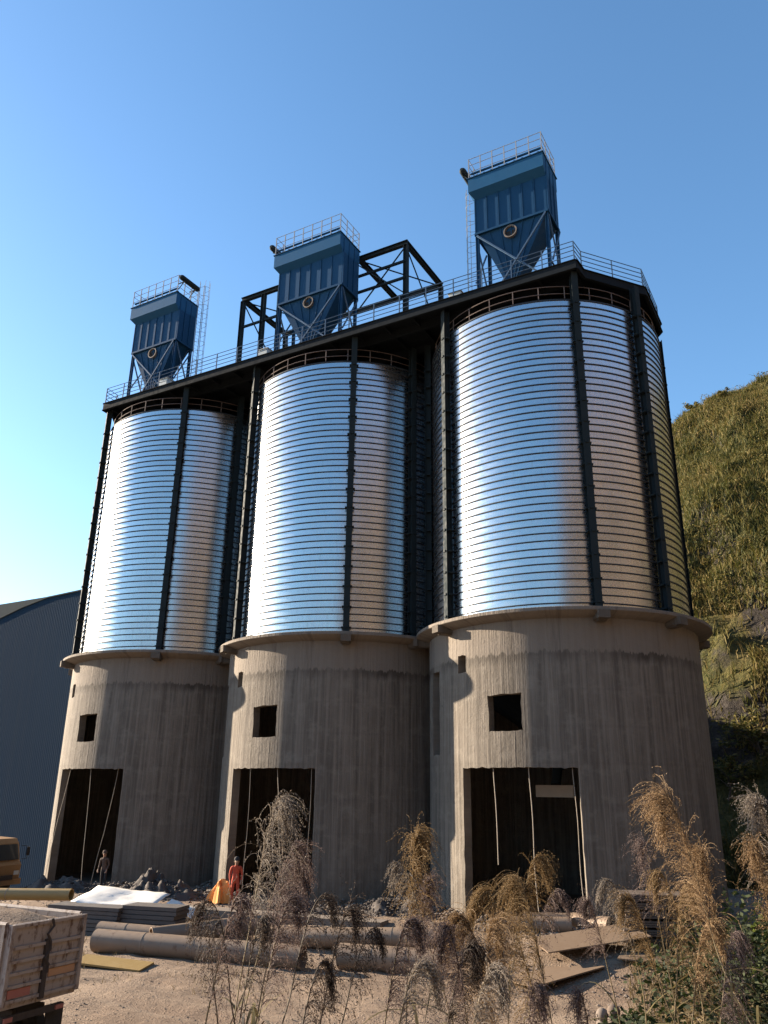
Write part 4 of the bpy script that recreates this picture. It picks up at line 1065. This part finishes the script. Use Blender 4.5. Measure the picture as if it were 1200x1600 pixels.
# ------------------------------------------------------------------ plumed reeds on the near bank
def reed(label, P, side, L, kind, seed, nf=230, lean=.25, hang=1.0, leaf_n=4):
    g = np.random.default_rng(seed)
    P = Vector(P) - Vector((0, 0, .13 * L)) - Vector((*RT, 0)) * (side * .16 * L); d = (Vector((*RT, 0)) * side + Vector((*FW, 0)) * g.normal(0, .35))
    if d.length < .05: d = Vector((*RT, 0)) * .2
    dn = d.normalized() * min(1, abs(side) + .15)
    hg = g.uniform(.6, 1.35) * hang; nod = g.uniform(.12, .34)
    S0 = P - dn * (.34 * L) - Vector((0, 0, .86 * L)); T = P + dn * (nod * L) - Vector((0, 0, .55 * nod * L))
    bx = S0 - dn * lean * 1.6 + Vector((g.normal(0, .12), g.normal(0, .12), 0)); B = Vector((bx.x, bx.y, gz(bx.x, bx.y) - .05))
    dark = kind == 'dark'
    t = thing('reed', label, 'reed', B, group='plumed reeds on the near bank')
    rel = lambda v: v - B
    H = (S0 - B).length
    stem = []
    c1 = B + Vector((0, 0, .55 * H)) + dn * .02; c2 = S0 - (P - S0).normalized() * .3 * H
    for k in range(11):
        u = k / 10; stem.append(B * (1 - u) ** 3 + c1 * 3 * u * (1 - u) ** 2 + c2 * 3 * u * u * (1 - u) + S0 * u ** 3)
    rach = []
    for k in range(13):
        u = k / 12; c = P * 2 - (S0 + T) * .5
        rach.append(S0 * (1 - u) ** 2 + c * 2 * u * (1 - u) + T * u * u)
    mb = MB(); mb.tube([rel(p) for p in stem + rach[1:]], [.0085 - .004 * k / 10 for k in range(11)] + [.0042 - .0032 * k / 12 for k in range(1, 13)], 5)
    mb.obj('stem', MT['reed_stem_dark' if dark else 'reed_stem'], t)
    # hanging plume
    A = np.array([tuple(rel(p)) for p in rach]); n = int(nf * g.uniform(.9, 1.5))
    u = g.beta(1.1, 1.15, n) * 11.99; i = u.astype(int); f = (u - i)[:, None]
    p = A[i] * (1 - f) + A[i + 1] * f; tan = A[i + 1] - A[i]; tan /= np.linalg.norm(tan, axis=1)[:, None]
    out = g.normal(size=(n, 3)); out -= (out * tan).sum(1)[:, None] * tan; out /= np.linalg.norm(out, axis=1)[:, None]
    dr = tan * .9 + out * g.uniform(.10, .42, (n, 1)) + np.array([dn.x, dn.y, 0]) * .22
    K = 9; ln = L * (.20 + .30 * g.random(n) ** 1.5) * (1.15 - .55 * u / 12); st = (ln / K)[:, None]
    wv = g.normal(size=(n, 3)); W0 = .0019
    Vs, pts = [], []
    for k in range(K + 1):
        dr /= np.linalg.norm(dr, axis=1)[:, None]
        s_ = np.cross(dr, wv); s_ /= np.linalg.norm(s_, axis=1)[:, None] + 1e-9
        w_ = W0 * (1 - .6 * k / K); Vs.append(np.stack([p - s_ * w_, p + s_ * w_], 1)); pts.append((p.copy(), dr.copy()))
        p = p + dr * st; dr = dr + np.array([0, 0, -1]) * (.34 * hg) + np.array([dn.x, dn.y, 0]) * .06 + g.normal(0, .15, (n, 3))
    V = np.stack(Vs, 1).reshape(-1, 3); b = np.arange(n)[:, None] * (2 * (K + 1)); Fc = []
    for k in range(K): Fc.append(b + np.array([[2 * k, 2 * k + 1, 2 * k + 3, 2 * k + 2]]))
    SV, SF, off = [], [], len(V)
    for k in range(2, K + 1):
        for rep in range(2):
            q, dd = pts[k]; m_ = g.random(n) < .85; q = q[m_] + g.normal(0, .006, (m_.sum(), 3)); dd = dd[m_] + g.normal(0, .45, (m_.sum(), 3)); dd /= np.linalg.norm(dd, axis=1)[:, None]
            sd2 = np.cross(dd, g.normal(size=dd.shape)); sd2 /= np.linalg.norm(sd2, axis=1)[:, None]
            l_ = g.uniform(.009, .018, (len(q), 1)); SV.append(np.stack([q, q + dd * l_ * .5 + sd2 * .0028, q + dd * l_, q + dd * l_ * .5 - sd2 * .0028], 1).reshape(-1, 3))
            SF.append(off + np.arange(len(q))[:, None] * 4 + np.array([[0, 1, 2, 3]])); off += len(q) * 4
    link('plume', npmesh('plume', np.concatenate([V] + SV), np.concatenate(Fc + SF), MT['plume_' + kind]), t)
    for k in range(leaf_n):
        q = stem[int(g.integers(2, 9))]; a = g.uniform(0, 6.28); o = Vector((math.cos(a), math.sin(a), 0)); ll = g.uniform(.45, .95); wl = g.uniform(.007, .014)
        mid = q + o * ll * .45 + Vector((0, 0, ll * g.uniform(.25, .5))); en = q + o * ll * .95 + Vector((0, 0, ll * g.uniform(-.35, .15))); sd3 = o.cross(Vector((0, 0, 1)))
        vs = []
        for j in range(9):
            w2 = wl * (1 - (j / 8) ** 2) + .0006; uu = j / 8; c = q * (1 - uu) ** 2 + mid * 2 * uu * (1 - uu) + en * uu * uu
            vs += [rel(c - sd3 * w2), rel(c + sd3 * w2 + Vector((0, 0, w2 * .4)))]
        mb = MB(); mb.add(vs, [(2 * j, 2 * j + 1, 2 * j + 3, 2 * j + 2) for j in range(8)], 0, True); mb.obj('leaf', MT['reed_leaf'] if not dark else MT['reed_stem_dark'], t)
REEDS = [
 ('tallest pale weeping plume before the middle silo doorway', (21.30, -34.25, 5.50), .45, .80, 'pale', .1, 300),
 ('mauve plume right of the tallest pale plume', (21.01, -33.69, 5.08), .6, .62, 'purple', .2, 240),
 ('thin mauve plume at the right jamb of the middle doorway', (20.82, -33.32, 5.06), .7, .50, 'purple', .3, 130),
 ('brownish plume tucked under the tallest pale plume', (21.22, -33.96, 5.16), .4, .66, 'purple', .1, 230),
 ('upright golden plume between the middle and right silos', (21.53, -32.66, 5.22), .15, .72, 'gold', .0, 260),
 ('sparse pale plume bowing left of the upright golden plume', (21.47, -32.91, 5.00), -.75, .50, 'pale', .3, 60),
 ('dull mauve plume below the upright golden plume', (21.42, -32.26, 4.80), .3, .60, 'purple', .1, 200),
 ('golden plume crest in front of the right silo doorway', (22.11, -31.32, 5.02), .55, .55, 'gold', .2, 260),
 ('broad golden plume left of the crest in the right doorway', (21.94, -31.60, 4.83), -.6, .78, 'gold', .1, 320),
 ('golden plume at the left jamb of the right silo doorway', (21.61, -31.41, 4.76), -.7, .80, 'gold', .1, 320),
 ('lowest reddish golden plume left of the right silo doorway', (21.50, -31.77, 4.54), -.5, .72, 'orange', .1, 320),
 ('reddish golden plume hiding the stubby pipes', (21.85, -31.85, 4.50), .2, .66, 'orange', .1, 300),
 ('mauve plume drooping right in the right silo doorway', (22.13, -30.89, 4.70), .7, .52, 'purple', .2, 190),
 ('tall orange plume leaning left against the right silo drum', (23.45, -32.18, 5.56), -.45, .95, 'orange', .9, 420),
 ('orange plume shoulder below the tall leaning plume', (23.56, -31.56, 5.12), -.3, .75, 'orange', .7, 300),
 ('upright mauve plume against the right silo drum', (22.96, -30.87, 5.16), -.2, .62, 'purple', .1, 200),
 ('greyish plume at the right jamb of the right silo doorway', (22.56, -30.76, 4.82), -.6, .62, 'pale', .2, 240),
 ('greyish gold plume left of the plank stack', (22.84, -31.09, 4.70), -.5, .60, 'gold', .2, 240),
 ('gold plume above the plank stack', (23.14, -31.22, 4.93), -.6, .66, 'gold', .2, 280),
 ('gold plume above the right end of the plank stack', (23.40, -31.39, 4.86), .3, .62, 'gold', .2, 260),
 ('dim mauve plume low by the right silo doorway', (22.32, -30.62, 4.58), -.5, .55, 'purple', .2, 220),
 ('pale topped plume at the right frame edge', (24.10, -31.89, 5.55), -.2, .68, 'pale', .3, 240),
 ('orange plume cut by the right frame edge', (24.02, -32.11, 5.24), -.5, .62, 'orange', .3, 280),
 ('low orange plume at the right frame edge', (24.22, -32.49, 5.05), -.4, .60, 'gold', .3, 240),
 ('dark plume farthest left, over the long pipe', (21.17, -34.80, 4.90), -.5, .52, 'dark', .3, 170),
 ('dark wispy plume hanging left over the askew pipe', (20.95, -34.65, 4.84), -.6, .46, 'dark', .3, 120),
 ('dark plume over the middle of the long pipe', (21.44, -34.85, 4.93), .3, .58, 'purple', .2, 220),
 ('dark plume hanging over the open end of the long pipe', (21.70, -34.90, 4.85), .5, .52, 'dark', .3, 190),
 ('mauve dark plume below the middle silo doorway', (21.47, -34.33, 4.88), .4, .60, 'purple', .2, 240),
 ('dark plume in front of the concrete kerb', (21.86, -34.55, 4.95), .5, .52, 'dark', .3, 190),
 ('dark green-brown plume over the end to end pipe joint', (22.21, -34.80, 4.92), .4, .55, 'dark', .2, 260),
 ('dark plume over the end to end pipe', (22.03, -34.21, 4.74), .6, .46, 'dark', .3, 150),
 ('mauve plume hanging over the right end of the pipes', (22.22, -34.10, 4.80), .4, .56, 'purple', .2, 230),
 ('dim plume at the foot of the golden plumes', (22.23, -33.65, 4.72), -.5, .52, 'purple', .2, 220),
 ('dark plume low over the road, stem crossing the pipe end', (22.30, -35.18, 4.72), .5, .48, 'dark', .4, 230),
 ('greyish plume low over the road, below the pipes', (22.56, -34.60, 4.66), .5, .52, 'pale', .3, 260),
 ('dark plume below the golden clump', (22.32, -33.39, 4.56), .5, .52, 'dark', .2, 240),
 ('greyish plume low over the road, left of the bollards', (22.84, -34.25, 4.60), .55, .50, 'pale', .3, 260),
 ('mauve plume brushing the lower plywood sheet', (22.93, -33.79, 4.46), .4, .46, 'purple', .3, 210),
 ('small mauve plume just above the bollards', (23.09, -33.52, 4.38), -.4, .42, 'purple', .3, 180),
 ('reddish plume beside the plank stack, right frame side', (23.66, -31.95, 4.66), .5, .58, 'orange', .4, 260),
 ('dim reddish plume low at the right, above the dark shrubs', (23.89, -32.32, 4.64), .5, .55, 'purple', .3, 240),
]
for k, (lb, P, side, L, kind, lean, nf) in enumerate(REEDS):
    reed(lb, P, side, L * (1.45 if 'golden' in lb and 'upright' not in lb else 1.12), kind, 100 + k, int(nf * (1.4 if 'golden' in lb else .45 if kind == 'dark' else .85)), lean, 1.0 if kind != 'dark' else 1.5, 3 + k % 3)

# shrubs on the bank at the lower right
for k, (x, y, h, r, mt, lb) in enumerate((
    (22.3, -28.6, 1.5, 1.0, 'leaf_dark', 'dark leafy shrub nearest the bollards, lower right'),
    (23.3, -28.2, 1.9, 1.1, 'leaf_dark', 'dark leafy shrub at the bottom edge below the plank stack'),
    (24.4, -27.9, 2.1, 1.2, 'leaf_dark', 'dark leafy shrub filling the lower right corner'),
    (23.6, -26.2, 1.9, 1.0, 'leaf_dark', 'dark leafy shrub behind the corner shrubs'),
    (22.4, -26.0, 1.2, .9, 'leaf_dry', 'brownish sprawling shrub at the roadside, right of the bollards'),
    (23.55, -24.6, 2.2, .8, 'leaf_bright', 'bright green shrub at the right frame edge'),
    (21.3, -21.0, 1.0, 1.1, 'leaf_dry', 'dry brown bush at the foot of the bank by the small plywood sheet'),
    (20.6, -13.0, 1.3, 1.2, 'leaf_dry', 'dry bush right of the plank stack'),
    (21.8, -11.0, 1.8, 1.3, 'leaf_dark', 'dark bush behind the plank stack at the right'))):
    small_tree(lb, x, y, gz(x, y), h, r, 40 + k, mt, 3200, 'shrub', 'shrub', 'shrubs at the lower right', .045, .03)
# grass on the bank and along the yard's right side
g = np.random.default_rng(77)
gx_, gy_ = g.uniform(15, 27, 26000), g.uniform(-34, -2, 26000)
s_ = (gx_ - CAM.x) * FW[0] + (gy_ - CAM.y) * FW[1]; t_ = (gx_ - CAM.x) * RT[0] + (gy_ - CAM.y) * RT[1]
k_ = ((s_ < 14) & (s_ > 3)) | (t_ > .27 * s_ + .2 + 1.2 * (vnoise(gx_, gy_, 2, 3, 2) - .5))
k_ &= (gx_ - SX[2]) ** 2 + gy_ ** 2 > 7.3 ** 2
gx_, gy_ = gx_[k_], gy_[k_]
V1, F1 = blades(gx_, gy_, ground_h(gx_, gy_), g, .15, .60, .010, .03, .45)
struct(link('bank_grass', npmesh('bank_grass', V1, F1, MT['leaf_dry'])), 'stuff')
gx_, gy_ = g.normal(2.0, 9, 2600), g.normal(-17.0, 1.6, 2600)
k_ = vnoise(gx_, gy_, 1.3, 12, 2) > .62
gx_, gy_ = gx_[k_], gy_[k_]
V1, F1 = blades(gx_, gy_, ground_h(gx_, gy_), g, .08, .3, .008, .02, .6)
struct(link('yard_weeds', npmesh('yard_weeds', V1, F1, MT['leaf_dry'])), 'stuff')

# ------------------------------------------------------------------ workers and the orange tarpaulin
def cloth(name, c): 
    return paint(name, tuple(v * .8 for v in c), c, .85, 5)
MT['skin'] = paint('skin', (.30, .17, .11), (.36, .21, .14), .6, 6)
def person(label, loc, rz, top, legs, hat, s=1.0, bend=0.0):
    t = thing('person', label, 'person', loc, rz)
    J = {'pel': (0, 0, .94, .135), 'wst': (0, -.01, 1.10, .125), 'chs': (0, -.03 - bend * .5, 1.32, .15), 'nck': (0, -.04 - bend, 1.50, .058), 'hd0': (0, -.06 - bend, 1.60, .085), 'hd1': (0, -.07 - bend, 1.70, .088)}
    E_ = [('pel', 'wst'), ('wst', 'chs'), ('chs', 'nck'), ('nck', 'hd0'), ('hd0', 'hd1')]
    for q, sg in (('l', 1), ('r', -1)):
        J.update({'sh' + q: (sg * .19, -.03 - bend * .7, 1.42, .07), 'el' + q: (sg * .25, -.01 - bend * .6, 1.14, .048), 'wr' + q: (sg * .23, -.13 - bend, .92, .034), 'hn' + q: (sg * .22, -.17 - bend, .84, .030),
                  'hp' + q: (sg * .095, 0, .88, .092), 'kn' + q: (sg * .11, -.03 if sg > 0 else .02, .49, .062), 'an' + q: (sg * .12, .02 if sg > 0 else .07, .09, .042), 'to' + q: (sg * .13, -.13 if sg > 0 else -.08, .04, .036)})
        E_ += [('chs', 'sh' + q), ('sh' + q, 'el' + q), ('el' + q, 'wr' + q), ('wr' + q, 'hn' + q), ('pel', 'hp' + q), ('hp' + q, 'kn' + q), ('kn' + q, 'an' + q), ('an' + q, 'to' + q)]
        for fi in range(5):
            fx = sg * .22 + (fi - 2) * .018; ln_ = (.045, .075, .08, .075, .06)[fi]
            J['f%d%s' % (fi, q)] = (fx + (-.03 * sg if fi == (0 if sg > 0 else 4) else 0), -.19 - bend, .80 - ln_ * .5, .009); E_.append(('hn' + q, 'f%d%s' % (fi, q)))
    ks = list(J); me = bpy.data.meshes.new('body'); me.from_pydata([J[k][:3] for k in ks], [(ks.index(a), ks.index(b)) for a, b in E_], [])
    o = bpy.data.objects.new('body_tmp', me); COL.objects.link(o)
    md = o.modifiers.new('skin', 'SKIN'); md.use_smooth_shade = True
    for k, v in zip(ks, me.skin_vertices[0].data): v.radius = (J[k][3], J[k][3] * (.8 if k in ('chs', 'wst', 'pel') else 1)); v.use_root = k == 'pel'
    sb = o.modifiers.new('sub', 'SUBSURF'); sb.levels = 2; sb.render_levels = 2
    dg = bpy.context.evaluated_depsgraph_get(); me2 = bpy.data.meshes.new_from_object(o.evaluated_get(dg)); bpy.data.objects.remove(o)
    me2.materials.clear()
    for mm in (MT['skin'], top, legs, MT['black']): me2.materials.append(mm)
    for p in me2.polygons:
        c = p.center; z_ = c.z
        arm = abs(c.x) > .16 and z_ < 1.38
        p.material_index = 3 if z_ < .12 else (0 if z_ > 1.49 else (0 if (arm and z_ < .93 and c.y < -.08 - bend * .8) else (1 if z_ > .90 or (arm and z_ > .80) else 2))); p.use_smooth = True
    me2.name = 'body'
    link('body', me2, t)
    mb = MB(); hy, hz_ = -.065 - bend, 1.66
    mb.lathe([(.115, -.005), (.118, .04), (.10, .10), (.06, .135), (0, .147)], 18); mb.add([(-.10, -.06, 0), (.10, -.06, 0), (.07, -.19, -.012), (-.07, -.19, -.012)], [(0, 1, 2, 3)])
    mb.obj('cap', hat, t, (0, hy, hz_ + .03))
    mb = MB(); mb.tube([(0, hy - .075, 1.645), (0, hy - .108, 1.615), (0, hy - .078, 1.605)], [.010, .015, .008], 6); mb.obj('nose', MT['skin'], t)
    for sg in (-1, 1):
        mb = MB(); mb.tube([(sg * .032, hy - .078, 1.655), (sg * .032, hy - .086, 1.655)], .010, 6); mb.obj('eye', MT['black'], t)
        mb = MB(); mb.tube([(sg * .085, hy, 1.60), (sg * .098, hy + .01, 1.63), (sg * .09, hy + .005, 1.66)], [.012, .016, .01], 6); mb.obj('ear', MT['skin'], t)
    mb = MB(); mb.box((0, hy - .083, 1.575), (.045, .01, .010)); mb.obj('mouth', MT['truck_red'], t)
    t.scale = (s, s, s)
    return t
MT['red_cloth'] = cloth('red_cloth', (.52, .085, .045)); MT['brown_cloth'] = cloth('brown_cloth', (.10, .065, .05)); MT['dark_cloth'] = cloth('dark_cloth', (.035, .033, .036)); MT['orange_cloth'] = cloth('orange_cloth', (.78, .34, .09))
person('person in red work clothes and dark cap standing by the middle silo doorway', (-.35, -8.05, gz(-.35, -8.05)), rad(40), MT['red_cloth'], MT['red_cloth'], MT['dark_cloth'], 1.08)
person('person in dark brown clothes standing in the left silo doorway', (-9.3, -7.5, gz(-9.3, -7.5) + .05), rad(20), MT['brown_cloth'], MT['dark_cloth'], MT['brown_cloth'], 1.0, .06)
V, Fq = [], []; nr, na = 14, 40
for i in range(nr):
    for k in range(na):
        r = i / (nr - 1); a = 2 * math.pi * k / na
        fold = 1 + .22 * math.sin(5 * a + 1) + .10 * math.sin(11 * a)
        V.append((.62 * r * fold * math.cos(a), .50 * r * fold * math.sin(a), .80 * (1 - r ** 2.6) * (1 + .16 * math.sin(3 * a)) * (1 + .25 * math.cos(a - .6) * r) + .10 * mnoise.noise(Vector((r * 3 * math.cos(a), r * 3 * math.sin(a), 4))) + .03))
for i in range(nr - 1):
    for k in range(na): Fq.append((i * na + k, (i + 1) * na + k, (i + 1) * na + (k + 1) % na, i * na + (k + 1) % na))
tag(link('tarpaulin', npmesh('tarpaulin', V, Fq, MT['orange_cloth']), None, (-1.15, -8.1, gz(-1.15, -8.1))), 'crumpled orange tarpaulin heap at the left jamb of the middle doorway', 'tarpaulin')
